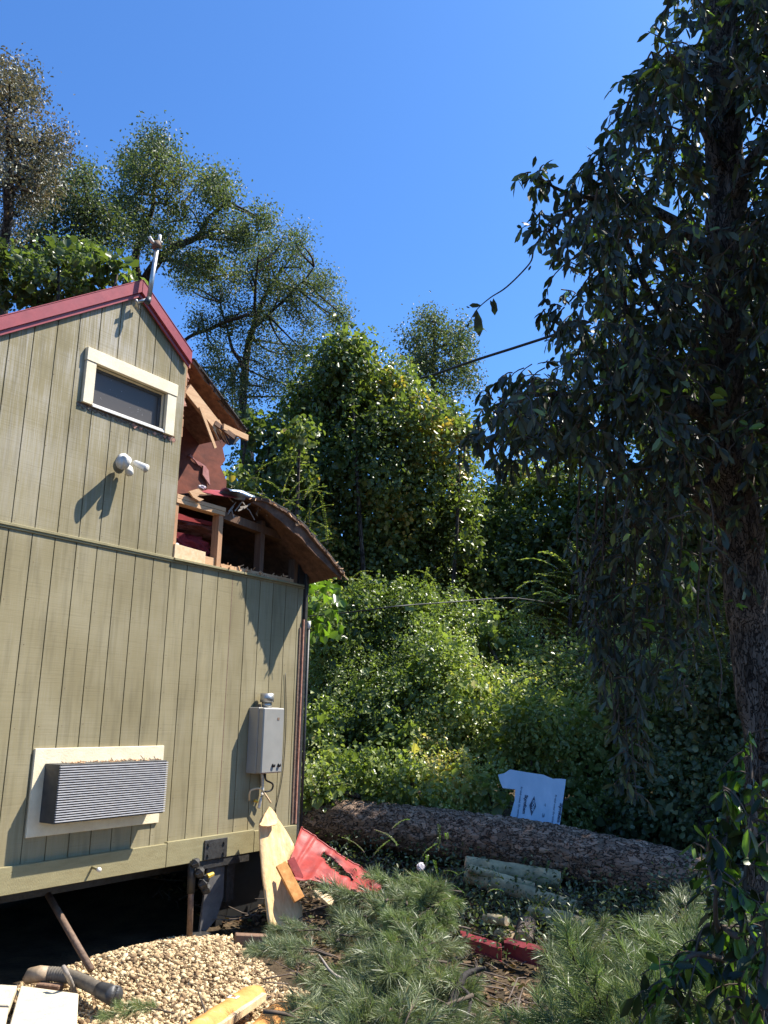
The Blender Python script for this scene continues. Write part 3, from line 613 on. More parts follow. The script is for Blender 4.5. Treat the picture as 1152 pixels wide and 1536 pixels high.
# ---- trailer chassis under the house
tr = thing('trailer_frame', 'black steel trailer frame with bolted plate and jack under the house', 'trailer', (6.1, 6.2, 0))
pl = MB().box(5.995, 6.285, WY-.052, WY-.0395, .705, .872).build('mounting_plate', M['iron'], tr, bevel=.002)
for x in (6.04, 6.24):
    for z in (.745, .835):
        MB().tube([(x, WY-.066, z), (x, WY-.053, z)], .016, 6).build('bolt', M['iron'], pl)
MB().box(5.93, 6.62, WY-.03, WY+.05, .625, .698).build('cross_beam', M['iron'], tr, bevel=.004)
for y in (6.4, 8.0): MB().box(XL, XR-.1, y, y+.06, .52, .70).build('frame_rail', M['iron'], tr)
MB().tube([(5.87, 5.84, .70), (5.90, 5.84, .06)], .026, 12).build('jack_post', M['rust'], tr, True)
MB().tube([(5.88, 5.84, .45), (5.87, 5.84, .72)], .036, 12).build('jack_sleeve', M['iron'], tr, True)
m = MB()
for i, (x, y, z, r) in enumerate(((5.86, 5.80, .70, .045), (5.90, 5.78, .62, .05), (5.95, 5.78, .52, .055), (6.0, 5.79, .47, .05), (5.97, 5.77, .56, .04))): m.tube([(x-.03, y, z-.02), (x, y-.01, z), (x+.035, y, z+.02)], [r*.5, r, r*.6], 7)
m.build('jack_gear', M['iron'], tr)
MB().slab([(5.87, 5.84, .035), (6.10, 5.78, .085), (6.08, 5.92, .10), (5.85, 5.98, .05)], (0, 0, .012)).build('jack_foot', M['iron'], tr)
MB().slab([onY(x, y, 5.88) for x, y in ((312,1302),(337,1299),(335,1345),(325,1378),(305,1402),(299,1400))], (.0, .02, 0)).build('splash_guard', M['greyflap'], tr)
MB().box(6.36, 6.46, 5.87, 5.93, .30, .624).build('bracket_leg', M['iron'], tr)
MB().tube([(5.97, 5.74, .585), (6.03, 5.73, .60)], [.022, .018], 7).build('grease_cap', M['yellow'], tr)
# small outlet on the skirt
o = thing('pipe_outlet', 'short capped pipe stub sticking out of the skirt board under the air conditioner', 'pipe', (4.8, 5.8, .8))
p = onY(139, 1302, 5.8); MB().tube([(p[0]+.02, WY-.04, p[2]), (p[0], 5.73, p[2]-.004)], .010, 8).build('stub', M['olive'], o, True); MB().tube([(p[0], 5.735, p[2]-.004), (p[0]-.002, 5.715, p[2]-.005)], .018, 8).build('cap', M['white'], o, True)

# ------------------------------------------------------------------ ground
def sst(a, b, x): t = min(1, max(0, (x-a)/(b-a))); return t*t*(3-2*t)
def gh(x, y):
    d = math.hypot(x, y)
    h = .28*sst(7.6, 10.5, d)*sst(5.2, 8.5, x) + .012*max(0, d-12)
    k = sst(6.2, 7.8, x)
    h += (.02+.07*k)*noise.noise(Vector((x*.8, y*.8, 0))) + (.012+.03*k)*noise.noise(Vector((x*3, y*3, 4)))
    return h
def ground():
    def axis(lo, hi, c0, c1, fine, coarse):
        a = list(np.arange(c0, c1, fine)); x = c0; s = fine
        left = []; 
        while x > lo: s = min(coarse, s*1.25); x -= s; left.append(x)
        x = a[-1]; s = fine; right = []
        while x < hi: s = min(coarse, s*1.25); x += s; right.append(x)
        return left[::-1] + a + right
    xs = axis(-150, 400, 2.5, 14, .09, 12); ys = axis(-200, 400, -1, 10, .09, 12)
    V = np.array([(x, y, gh(x, y)) for y in ys for x in xs]); nx = len(xs)
    i = np.arange(len(ys)-1)[:, None]*nx + np.arange(nx-1)[None]; i = i.ravel()
    F = np.stack([i, i+1, i+nx+1, i+nx], 1)
    o = link('ground', npmesh('ground', V, F, smooth=True), M['ground']); o['kind'] = 'structure'
ground()
def gnd(px, py, r=0.0):
    d = 3.0
    while d < 60:
        p = at(px, py, d)
        if p[2]-r <= gh(p[0], p[1]): break
        d += .02
    return p
def stones(name, n, region, zf, smin, smax, mt, seed):
    r = np.random.default_rng(seed)
    t = (1+5**.5)/2
    ico = unit(np.array([(-1,t,0),(1,t,0),(-1,-t,0),(1,-t,0),(0,-1,t),(0,1,t),(0,-1,-t),(0,1,-t),(t,0,-1),(t,0,1),(-t,0,-1),(-t,0,1)], float))
    fi = np.array([(0,11,5),(0,5,1),(0,1,7),(0,7,10),(0,10,11),(1,5,9),(5,11,4),(11,10,2),(10,7,6),(7,1,8),(3,9,4),(3,4,2),(3,2,6),(3,6,8),(3,8,9),(4,9,5),(2,4,11),(6,2,10),(8,6,7),(9,8,1)])
    P = region(r, n); n = len(P); s = smin*(smax/smin)**(r.random(n)**2.2)
    sc_ = s[:, None, None]*np.stack([r.uniform(.7, 1.3, n), r.uniform(.7, 1.3, n), r.uniform(.5, .9, n)], 1)[:, None]
    V = ico[None]*sc_*r.uniform(.75, 1.2, (n, 12, 1)); ang = r.uniform(0, 6.28, n); c, s_ = np.cos(ang), np.sin(ang)
    X = V[..., 0]*c[:, None]-V[..., 1]*s_[:, None]; Y = V[..., 0]*s_[:, None]+V[..., 1]*c[:, None]
    tl = r.normal(0, .5, n)[:, None]; Z = V[..., 2]+X*tl*.6
    V = np.stack([X, Y, Z], -1) + P[:, None]; F = (fi[None]+12*np.arange(n)[:, None, None]).reshape(-1, 3)
    return link(name, npmesh(name, V.reshape(-1, 3), F, np.repeat(r.random(n), 20)), mt)
def gz(x, y): return gh(x, y) + .16*math.exp(-((x-5.35)**2/.9+(y-5.35)**2/.35)) + .05*math.exp(-((x-4.9)**2/.3+(y-5.7)**2/.1))
def greg(r, n):
    out = []
    while len(out) < n:
        x, y = r.uniform(3.8, 6.7), r.uniform(3.6, 6.05)
        lim = 5.98 + .08*noise.noise(Vector((x*2, 0, 0))); wz = .12*noise.noise(Vector((x*3, y*3, 1)))
        right = 6.15 - (5.9-y)*.42 + wz*1.6
        if y > lim or x > right: continue
        out.append((x, y, gz(x, y)+r.uniform(-.012, .02)))
    return np.array(out)
o = stones('gravel', 40000, greg, None, .005, .026, M['gravel'], 3); tag(o, 'pale tan crushed stone spread beside the house', 'gravel', kind='stuff')
m = MB(); vs = []; nx, ny = 40, 34                      # packed fines under the stones
for j in range(ny):
    for i in range(nx):
        y = 3.4+2.7*j/(ny-1); xr = 6.1-(5.9-y)*.42; x = 3.4+(xr-3.4)*i/(nx-1); vs.append((x, y, gz(x, y)-.012+(.0 if i < nx-1 else -.08)))
m.add(vs, [(j*nx+i, j*nx+i+1, (j+1)*nx+i+1, (j+1)*nx+i) for j in range(ny-1) for i in range(nx-1)])
o = m.build('gravel_bed', M['concrete'], smooth=True); o['kind'] = 'structure'; M_gb = mat('stone_fines', (.36, .26, .16), (.24, .17, .10), .95, (8, 8, 8), 5, 1, 60); o.data.materials[0] = M_gb
# paving slabs
labs = ['leftmost pale paving slab at the bottom left corner beside the black hose end', 'large blown pale paving slab with its right edge against the gravel', 'lower left pale paving slab cut by the bottom of the picture']
sl = [[(-60,1473),(26,1478),(14,1507),(-60,1505)], [(31,1478),(118,1490),(114,1560),(8,1560)], [(-60,1509),(13,1511),(3,1560),(-60,1560)]]
labs = ['small pale paving slab at the far left under the trailer edge', 'widest sunlit paving slab, its right edge against the gravel', 'paving slab at the lowest left corner of the photo']
for q, lb in zip(sl, labs):
    pts = [onZ(x, y, .15) for x, y in q]
    o = MB().slab(pts[::-1], (0, 0, -.07)).build('paving_slab', M['concrete'], bevel=.006); tag(o, lb, 'paving slab', 'pale paving slabs')
# hose / pipes
def smooth_path(pts, k=5):
    pts = [Vector(p) for p in pts]; sm = []
    for i in range(len(pts)-1):
        p0, p1, p2, p3 = pts[max(i-1, 0)], pts[i], pts[i+1], pts[min(i+2, len(pts)-1)]
        for j in range(k):
            t = j/k; sm.append(.5*((2*p1)+(-p0+p2)*t+(2*p0-5*p1+4*p2-p3)*t*t+(-p0+3*p1-3*p2+p3)*t**3))
    sm.append(pts[-1]); return sm
hz = .17
t = thing('drain_hose', 'grey corrugated drain hose lying on the gravel beside the paving', 'hose', tuple(onZ(110, 1465, hz)))
pp = smooth_path([onZ(*p, hz) for p in ((58,1461),(75,1461),(95,1463),(112,1467),(128,1474),(142,1481),(152,1486))], 14)
MB().tube(pp, [.046+(.005 if i % 3 == 0 and i < 34 else 0) for i in range(len(pp))], 14).build('hose_body', M['hose'], t, True)
a_, b_ = onZ(150, 1485, hz), onZ(172, 1494, hz)
MB().tube([a_, a_+(b_-a_)*.3, a_+(b_-a_)*.8, b_, b_-(b_-a_)*.05], [.05, .056, .058, .064, .045], 18).build('end_collar', M['grille'], t, True)
a_ = onZ(60, 1461, hz); b_ = onZ(47, 1463, hz-.02); MB().tube([onZ(72, 1461, hz), a_, b_, b_+np.array([-.02, .03, -.04])], [.05, .055, .052, .03], 14).build('elbow', M['tanplastic'], t, True)
o = MB().tube(smooth_path([onZ(95, 1450, .3), onZ(101, 1462, .26), onZ(108, 1478, .16), onZ(112, 1490, .1)]), [.016, .017, .015, .018]*4, 8).build('branch_stub', M['greytwig'], smooth=True); tag(o, 'short knobbly grey stick lying across the drain hose', 'stick')
a_, b_ = onY(72, 1342, 6.15), onZ(137, 1455, .16)
o = MB().tube([a_, b_], .026, 12).build('waste_pipe', M['rust'], smooth=True); tag(o, 'brown pipe leaning out from under the house down to the gravel', 'pipe')
o = MB().beam(onZ(352, 1410, .14), onZ(400, 1412, .12), .09, .10).build('wooden_block', M['brick'], bevel=.006); tag(o, 'reddish brown block lying in the shade right of the jack', 'block')
o = MB().beam(onZ(58, 1478, .11), onZ(92, 1482, .11), .07, .04).build('brick_piece', M['brick'], bevel=.006); tag(o, 'flat broken brick piece between the paving slabs and the hose', 'brick')
o = MB().tube([onZ(296, 1484, .19), onZ(306, 1512, .17), onZ(316, 1545, .12)], [.004, .008, .009], 6).build('thin_stick', M['twig'], smooth=True); tag(o, 'thin dark stick leaning over the gravel in front of the orange wood', 'stick')
o = MB().tube([onZ(216, 1437, .1)+np.array([0, 0, 0]), onZ(217, 1437, .1)+np.array([0, .0, .10])], .003, 4).build('white_stake', M['white']); tag(o, 'tiny pale upright stalk at the back edge of the gravel', 'stake')

# torn plywood, boards, red sheet
t = thing('plywood_sheet', 'tall torn pale plywood sheet leaning in front of the house corner', 'plywood', (6.6, 5.4, 0))
def leanply(name, px, ya, yb, th, mt, parent):
    y0, y1 = min(p[1] for p in px), max(p[1] for p in px)
    pts = [onY(x, y, ya+(yb-ya)*(y-y0)/(y1-y0)) for x, y in px]
    nrm = np.cross(pts[2]-pts[0], pts[-2]-pts[0]); nrm = nrm/np.linalg.norm(nrm)*th
    if nrm[1] < 0: nrm = -nrm
    return MB().slab(pts, nrm).build(name, mt, parent)
def tri_sheet(name, rows, ya, yb, th, mt, parent, bend=.05):
    """rows of (y, xleft, xright): a sheet strip sampled finely so that it can bulge"""
    vs, fs = [], []; y0, y1 = rows[0][0], rows[-1][0]; nc = 8; ys = np.linspace(y0, y1, 40)
    ry = [r[0] for r in rows]
    for k, y in enumerate(ys):
        xl = np.interp(y, ry, [r[1] for r in rows]); xr = np.interp(y, ry, [r[2] for r in rows]); t = (y-y0)/(y1-y0)
        xl += .5*noise.noise(Vector((y*.4, 0, 0))); xr += 1.0*noise.noise(Vector((y*.35, 9, 0)))
        for i in range(nc):
            u = i/(nc-1); vs.append(onY(xl+(xr-xl)*u, y, ya+(yb-ya)*t + bend*math.sin(t*math.pi)*u + .006*noise.noise(Vector((u*2, t*3, 2)))))
    fs = [(k*nc+i, (k+1)*nc+i, (k+1)*nc+i+1, k*nc+i+1) for k in range(39) for i in range(nc-1)]
    o = MB().add(vs, fs).build(name, mt, parent, True); s = o.modifiers.new('s', 'SOLIDIFY'); s.thickness = th; s.offset = 1; return o
tri_sheet('main_panel', [(1212,402,402),(1232,388,418),(1250,388,430),(1270,389,441),(1295,391,432),(1320,393,432),(1340,396,440),(1360,398,452),(1385,401,452),(1412,420,454),(1428,436,452)], 5.66, 5.30, .014, M['ply'], t, .0)
tri_sheet('torn_flap', [(1211,403,405),(1222,396,413),(1232,392,417),(1238,388,414),(1240,392,400)], 5.60, 5.52, .01, M['ply'], t, .02)
m = MB(); rr = random.Random(4)
for i in range(26):
    p = onY(rr.uniform(394, 445), rr.uniform(1255, 1400), 5.36); m.tube([p, p+np.array([.004, -.05, -.008])], .0022, 4)
# nail points sit on the sheet face: skip floating ones
t = thing('broken_joist', 'short orange brown lumber piece propped between plywood and red sheet', 'lumber', (6.6, 5.1, .5))
A0, B0 = onY(421, 1296, 5.34), onY(449, 1350, 5.14)
MB().beam(A0, B0, .10, .04, up=(-.3, -.9, -.3)).build('board', M['cutwood'], t, bevel=.003)
A1, B1 = onY(436, 1288, 5.36), onY(450, 1318, 5.26); MB().beam(A1, B1, .07, .02, up=(-.3, -.9, -.3)).build('red_board', M['redsheet'], t)
o = tri_sheet('x', [(1336,470,476),(1344,476,494),(1352,486,500),(1358,492,496)], 5.0, 4.9, .012, M['palewood'], None, 0); o.name = 'broken_board'; tag(o, 'small pale broken board sticking out under the red metal sheet', 'board')
# red metal sheet: bilinear with ribs and dents
t = thing('red_roof_sheet', 'large crumpled red metal roofing sheet torn through, leaning right of the plywood', 'metal sheet', (7.0, 5.0, .6))
top = smooth_path([onY(451,1242,5.75), onY(470,1258,5.65), onY(500,1279,5.45), onY(540,1303,5.25), onY(575,1329,5.05)], 12)
bot = smooth_path([onY(437,1288,5.45), onY(440,1318,5.28), onY(474,1323,5.15), onY(520,1335,4.98), onY(566,1345,4.90)], 12)
nu, nv = len(top), 22; V, F = [], []
for i in range(nu):
    for j in range(nv):
        p = top[i].lerp(bot[i], j/(nv-1)); n_ = Vector((-.3, -.75, .6)).normalized()
        rib = .016*max(0, math.cos((i/nu*4.2+.25*j/nv)*2*math.pi)-.6)/.4; dent = .045*noise.noise(p*2.5)+.02*noise.noise(p*7)
        V.append(p + n_*(rib+dent))
for i in range(nu-1):
    for j in range(nv-1):
        u, v = i/nu, j/nv; c = .46+.30*(u-.45)
        if .40 < u < .72 and abs(v-(.18+1.15*(u-.40))) < .05+.09*math.sin((u-.4)/.32*math.pi)+.03*noise.noise(Vector((i, j, 0))): continue
        F.append((i*nv+j, i*nv+j+1, (i+1)*nv+j+1, (i+1)*nv+j))
o = MB().add(V, F).build('sheet', M['redsheet'], t, True); s = o.modifiers.new('s', 'SOLIDIFY'); s.thickness = .004
m = MB().tube([V[i*nv] for i in range(nu)], .010, 6); m.build('folded_edge', M['redsheet'], t, True)
# red trim pieces at right
def strip(name, top, low, lab, depth):
    a_, b_ = [Vector(gnd(*p, .17)) for p in top]; c_, d_ = a_+Vector((0, 0, -depth)), b_+Vector((0, 0, -depth*1.15))
    off = Vector((.10, .05, .02)); n_ = 14; V, F = [], []
    for i in range(n_+1):
        t = i/n_; p = a_.lerp(b_, t); q = c_.lerp(d_, t); w_ = Vector((.006*noise.noise(Vector((t*4, depth*9, 0))),)*3)
        V += [p+off+w_, p+w_, q+w_*1.6, q+w_*1.4+Vector((-.03, -.02, .0))]
    for i in range(n_):
        for j in range(3): F.append((i*4+j, i*4+j+1, i*4+j+5, i*4+j+4))
    o = MB().add(V, F).build(name, M['redtrim_shaded'], smooth=False); s = o.modifiers.new('s', 'SOLIDIFY'); s.thickness = .004; tag(o, lab, 'metal trim', 'red trim strips on the debris')
strip('metal_trim', ((690, 1404), (752, 1424)), None, 'left bent piece of red metal trim, coloured as in shade, half buried in pine needles', .07)
strip('metal_trim', ((756, 1414), (835, 1434)), None, 'right longer piece of red metal trim, coloured as in shade, in front of the sawn stubs', .095)
# fallen pine
def log(name, pts, rads, mt, seg=60, n=40, rough=.02, lab=None, cat='log', group=None, ends=None, bumpf=9, parent=None):
    pts = [Vector(p) for p in pts]; P = smooth_path(pts, max(2, seg//(len(pts)-1))); m_ = len(P); rr_ = np.interp(np.linspace(0, 1, m_), np.linspace(0, 1, len(rads)), rads)
    V = []; F = []
    for i, p in enumerate(P):
        d = (P[min(i+1, m_-1)]-P[max(i-1, 0)]).normalized(); a_ = d.cross(Vector((.1, .1, 1))).normalized(); b_ = a_.cross(d)
        for k in range(n):
            th = 2*math.pi*k/n; q = a_*math.cos(th)+b_*math.sin(th)
            w_ = p+q*rr_[i]; vn = noise.voronoi(Vector(w_)*bumpf)[0]
            V.append(p + q*(rr_[i]*(1+.05*noise.noise(w_*1.5)) + rough*(min(1, (vn[1]-vn[0])*3)-.5)))
    F = [(i*n+k, i*n+(k+1)%n, (i+1)*n+(k+1)%n, (i+1)*n+k) for i in range(m_-1) for k in range(n)]
    body = MB().add(V, F).build(name if parent is None and not ends else 'bark', mt, parent, True)
    return body, P, rr_
t = thing('fallen_pine_trunk', 'huge fallen pine trunk with scaly bark lying across the whole clearing', 'tree trunk', (10, 5, 0))
body, P, rr_ = log('bark', [at(430,1226,12.0), at(560,1237,11.3), at(660,1250,10.9), at(767,1266,10.5), at(844,1280,10.3), at(916,1297,10.1), at(1064,1329,9.75)], [.25, .26, .275, .285, .285, .285, .27], M['pinebark'], 130, 72, .03, parent=t, bumpf=11)
e = P[-1]; d = (P[-1]-P[-2]).normalized(); MB().tube([e-d*.02, e+d*.012], [.24, .23], 40).build('sawn_end', M['greytwig'], t)
# pale logs in front of it
def plog(a, b, r, lab, mt='palebark', face=True, mid=None, name='log', r2=None):
    t = thing(name, lab, 'log', tuple(a), 'cut logs below the fallen trunk'); pts = [a] + ([mid] if mid is not None else []) + [b]
    body, P, rr_ = log('bark', pts, [r, r2 or r], M[mt], 24, 20, .006, parent=t, bumpf=14); 
    for s, (p, q) in enumerate(((P[0], P[1]), (P[-1], P[-2]))):
        d = (p-q).normalized(); MB().tube([p-d*.004, p+d*.006], r*.93 if s == 0 else (r2 or r)*.93, 20).build('sawn_face', M['palewood'], t)
plog(gnd(698,1298,.22), gnd(838,1320,.12), .095, 'thick pale greenish log closest under the fallen trunk')
plog(gnd(704,1303,.27), gnd(800,1330,.15), .04, 'thin pale pole lying on top of the two greenish logs')
plog(gnd(700,1313,.17), gnd(862,1362,.07), .075, 'second pale greenish log, just below the thickest one')
plog(gnd(795,1370,.09), gnd(910,1406,.06), .075, 'grey log at the lower right with a splintered end', mid=gnd(850,1381,.1))
plog(gnd(728,1377,.16), gnd(760,1382,.2), .042, 'short stub whose pale round sawn face points at the viewer')
plog(gnd(748,1404,.04), gnd(766,1407,.10), .062, 'notched pale stub just above the red trim')
plog(gnd(790,1385,.13), gnd(785,1412,.08), .085, 'rounded dark barked stump beside the notched stub', 'magbark')
plog(gnd(1040,1310,.10), gnd(1150,1318,.10), .06, 'pale splintered limb behind the right end of the fallen trunk')
# split orange wood with a tag
t = thing('split_log', 'orange split log carrying a small white tag at the bottom edge', 'log', tuple(onZ(350, 1505, .15)), 'orange cut wood at the bottom edge')
A, B = Vector(onZ(285, 1550, .16)), Vector(onZ(386, 1484, .16)); d = (B-A).normalized(); sd_ = d.cross(Vector((0, 0, 1)))
V = []; F = []; n_ = 26; k_ = 12
for i in range(n_+1):
    t_ = i/n_; p = A.lerp(B, t_); r = .085*(1-.25*sst(.85, 1, t_))
    for k in range(k_+1):
        th = math.pi*k/k_*1.05; q = sd_*(-math.cos(th))*r + Vector((0, 0, 1))*math.sin(th)*r*.9
        V.append(p+q+Vector((0, 0, -.03))+q.normalized()*.008*noise.noise((p+q)*12))
F = [(i*(k_+1)+k, i*(k_+1)+k+1, (i+1)*(k_+1)+k+1, (i+1)*(k_+1)+k) for i in range(n_) for k in range(k_)]
F.append(tuple(n_*(k_+1)+k for k in range(k_+1)))
MB().add(V, F).build('wood', M['cutwood'], t, True)
MB().beam(A+sd_*.085+Vector((0, 0, -.02)), B+sd_*.075+Vector((0, 0, -.02))-d*.06, .045, .05).build('pale_edge', M['palewood'], t, bevel=.004)
c = A.lerp(B, .62); c2 = c+Vector((0, 0, .052)) - sd_*.005; up = (Vector((0, 0, 1))+sd_*.0).normalized()
tg = MB().add([c2+d*.025-sd_*.035+Vector((0,0,-.006)), c2+d*.025+sd_*.032+Vector((0,0,-.006)), c2-d*.028+sd_*.032+Vector((0,0,-.006)), c2-d*.028-sd_*.035+Vector((0,0,-.006))], [(3,2,1,0)]).build('paper_tag', M['tagwhite'], t)
tg.modifiers.new('s', 'SOLIDIFY').thickness = .003
m = MB()
for s in (-1, 1):
    q = c2+d*.009*s+sd_*(.004-.012*s)+Vector((0, 0, -.0005)); m.add([q+d*.006, q-sd_*.016, q-d*.008, q+sd_*.010+d*.004], [(0,1,2,3)])
m.build('tag_mark', M['ink'], tg)
m = MB(); c = onZ(412, 1540, .12)
t = thing('cut_log', 'rounded orange end of a debarked log at the bottom edge right of the split log', 'log', tuple(c), 'orange cut wood at the bottom edge')
A, B = Vector(onZ(375, 1580, .10)), Vector(onZ(428, 1518, .14)); log('bark', [A, A.lerp(B, .5), A.lerp(B, .8), A.lerp(B, .95), B], [.10, .10, .095, .075, .03], M['cutwood'], 24, 20, .006, parent=t)
MB().tube([B-(B-A)*.06, B+(B-A)*.01], [.06, .02], 16).build('sawn_face', M['cutwood'], t, True)
t = thing('pale_branch', 'short smooth pale branch behind the rounded orange log end', 'branch', tuple(onZ(460, 1508, .1)))
log('bark', [onZ(436, 1512, .16), onZ(478, 1502, .2)], [.035, .03], M['greytwig'], 12, 12, .002, parent=t)
# blue foam board with its print
t = thing('foam_board', 'broken light blue foam insulation board with printed lettering behind the fallen trunk', 'foam board', tuple(at(800, 1240, 11.0)))
cB = at(806, 1200, 10.9); fr = Vector(ray(806, 1200)); fr = Vector((fr.x, fr.y, .0)).normalized()
nB = Vector((-fr.x, -fr.y, .32)).normalized(); 
def onB(px, py, e=0.0):
    r = ray(px, py); tt = (Vector(cB)-Vector(CAM)).dot(nB)/Vector(r).dot(nB); return Vector(CAM+r*tt)+nB*e
outl = [(747,1162),(756,1160),(765,1154),(776,1156),(788,1158),(801,1160),(815,1162),(829,1168),(840,1168),(849,1169),(844,1205),(838,1250),(821,1249),(762,1240),(766,1222),(772,1200),(773,1184),(754,1182),(750,1172)]
MB().slab([onB(*p) for p in outl], -nB*.035).build('board', M['foam'], t)
def text(s, px0, px1, h, mt, ybold=0):
    """lettering running from px0 to px1 on the board, letters standing h pixels tall towards the right"""
    a_, b_ = onB(*px0, .004), onB(*px1, .004); u = (b_-a_); Lw = u.length; u.normalize(); v = nB.cross(u)
    cu = bpy.data.curves.new('lettering', 'FONT'); cu.body = s; cu.size = 1; cu.offset = ybold
    o = bpy.data.objects.new('tmp', cu); COL.objects.link(o); bpy.context.view_layer.update()
    me = bpy.data.meshes.new_from_object(o.evaluated_get(bpy.context.evaluated_depsgraph_get())); bpy.data.objects.remove(o)
    co = np.array([v_.co[:] for v_ in me.vertices]); x0, x1 = co[:, 0].min(), co[:, 0].max(); y0, y1 = co[:, 1].min(), co[:, 1].max(); hh = h*10.9/FPX
    for v_ in me.vertices: v_.co = a_ + u*((v_.co.x-x0)/(x1-x0)*Lw) + v*((v_.co.y-y0)/(y1-y0)*hh)
    return link('lettering', me, M[mt], t)
text('Styrofoam', (786,1192), (782,1220), 6.0, 'ink', .045)
text('Residential Sheathing', (780.5,1180), (774,1228), 3.2, 'faintink', .035)
text('Styrofoam', (838.5,1204), (834,1233), 6.0, 'ink', .045)
text('Residential Sheathing', (832,1192), (826,1238), 3.2, 'faintink', .035)
text('6  3', (816,1204), (813,1226), 3.2, 'faintink', .035)
dm = MB().add([onB(*p, .004) for p in ((801.5,1194),(804,1210),(797,1224),(794,1208))], [(3,2,1,0)]).build('diamond_logo', M['ink'], t)
M['foamprint'] = M['foam']
a_ = t; lt = text('DOW', (801,1201), (798,1217), 3.6, 'foam', .03); 
for v_ in lt.data.vertices: v_.co = v_.co + nB*.003 + (nB.cross((onB(798,1217)-onB(801,1201)).normalized()))*-.012
# small orange scraps in the boughs
for p, l in (((867, 1498, 5.3), 'right pinkish orange wood scrap among the pine needles'), ((838, 1507, 5.2), 'left smaller orange wood scrap among the pine needles')):
    crumple('wood_scrap', at(*p), (.045, .035, .035), M['cutwood'], 21, l, 'wood scrap', 8)
crumple('white_scrap', at(631, 1300, 7.2), (.045, .02, .03), M['bag'], 31, 'small white lump standing for a glint in the pine boughs below the trunk', 'scrap', 8)  # white lump stands in for a small blue-white glint
# forked dark branch in the foreground
M['burnt'] = mat('blackened_bark', (.03, .024, .02), (.015, .012, .01), .85, (9, 9, 9), 4, 1, 40)
t = thing('dead_branch', 'dark forked dead branch at the bottom centre', 'branch', tuple(at(690, 1536, 4.9)))
def limb(name, pts, rads, mt, parent, k=5, n=8):
    P = smooth_path(pts, k); rr_ = np.interp(np.linspace(0, 1, len(P)), np.linspace(0, 1, len(rads)), rads)
    P = [p+Vector((noise.noise(p*6), noise.noise(p*6+Vector((9, 0, 0))), noise.noise(p*6+Vector((0, 9, 0)))))*min(.03, rr_[i]*1.2) for i, p in enumerate(P)]
    return MB().tube(P, list(rr_), n).build(name, mt, parent, True)
limb('stem', [at(645,1560,4.8), at(668,1520,4.9), at(688,1485,5.0), at(697,1462,5.05), at(712,1453,5.1), at(728,1450,5.1)], [.026, .024, .021, .017, .015, .009], M['burnt'], t, 8)
limb('fork', [at(690,1483,5.0), at(705,1500,4.9), at(700,1530,4.8)], [.012, .010, .008], M['burnt'], t)
t = thing('broken_twig', 'bare pale twig arching over the pine boughs', 'twig', tuple(at(490, 1450, 5.6)))
limb('stem', [at(478,1432,5.5), at(492,1452,5.4), at(508,1466,5.4), at(519,1469,5.4)], [.006, .008, .009, .006], M['greytwig'], t)
# overhead cable and low wire
o = MB().tube(smooth_path([at(430,622,19), at(459,614,18.7), at(580,582,18), at(644,564,17.5), at(711,541,17), at(780,519,16.6), at(840,499,16.2), at(920,468,15.8), at(1010,430,15.4), at(1200,330,15)], 6), .027, 6).build('overhead_cable', M['wire'], smooth=True); tag(o, 'thick twisted black overhead cable crossing the sky to the dark tree', 'cable')
o = MB().tube(smooth_path([at(457,925,10.2), at(520,919,10.2), at(600,909,10), at(680,903,11), at(765,897,12), at(830,905,13)], 6), .008, 6).build('low_wire', M['wire'], smooth=True); tag(o, 'thin black wire running from the house corner over the bright shrubs', 'wire')

# ------------------------------------------------------------------ vegetation
def shell_points(r, blobs, per_m2, inner=.25, squash=1.0, lump=.22):
    """points on the lumpy surfaces of overlapping blobs [(centre, radius)], plus some inside; returns P, outward N"""
    Ps, Ns = [], []
    C = np.array([b[0] for b in blobs]); Rr = np.array([b[1] for b in blobs])
    for c, rad in zip(C, Rr):
        n = int(per_m2*4*math.pi*rad*rad*.75); u = unit(r.normal(size=(n, 3)))
        ph = r.uniform(0, 6.28, 9); fr_ = r.normal(size=(9, 3))*3.2
        k = sum(np.sin(u@fr_[i]*1.0 + ph[i]) for i in range(9))/9
        rr_ = rad*(1 + lump*k*1.6 + r.normal(0, .05, n)); ins = r.random(n) < inner; rr_ = np.where(ins, rad*r.random(n)**.5*.95, rr_)
        P = c + u*rr_[:, None]; keep = np.ones(n, bool)
        for c2, r2 in zip(C, Rr):
            if c2 is c or np.allclose(c2, c): continue
            dd = np.linalg.norm(P-c2, axis=1); keep &= (dd > r2*.80) | (r.random(n) < .12)
        keep &= P[:, 2] > .05
        Ps.append(P[keep]); Ns.append(u[keep])
    return np.concatenate(Ps), np.concatenate(Ns)
def cluster(r, P, N, k, spread, L0, L1, out=.5, down=.25, aspect=.55, up=.5):
    """k leaves round each point"""
    n = len(P)*k; Q = np.repeat(P, k, 0) + r.normal(size=(n, 3))*spread
    NN = np.repeat(N, k, 0); D = unit(r.normal(size=(n, 3)) + NN*out - np.array([0, 0, down*2]))
    nn = unit(NN*.6 + np.array([0, 0, up]) + r.normal(size=(n, 3))*.55); L = r.uniform(L0, L1, n)
    return Q, D, nn, L, L*aspect*r.uniform(.8, 1.2, n)
def pxblobs(lst, d, jit=.0, seed=1):
    r = np.random.default_rng(seed); out = []
    for b in lst:
        x, y, rad = b[:3]; dd = (b[3] if len(b) > 3 else d) + r.uniform(-1, 1)*jit
        out.append((at(x, y, dd), rad*dd/FPX))
    return out
def sloped(lst, y0, d0, k, jit=.3, seed=1):
    return pxblobs([(x, y, r_*1.05, d0+max(0, y0-y)/100*k) for x, y, r_ in lst], d0, jit, seed)
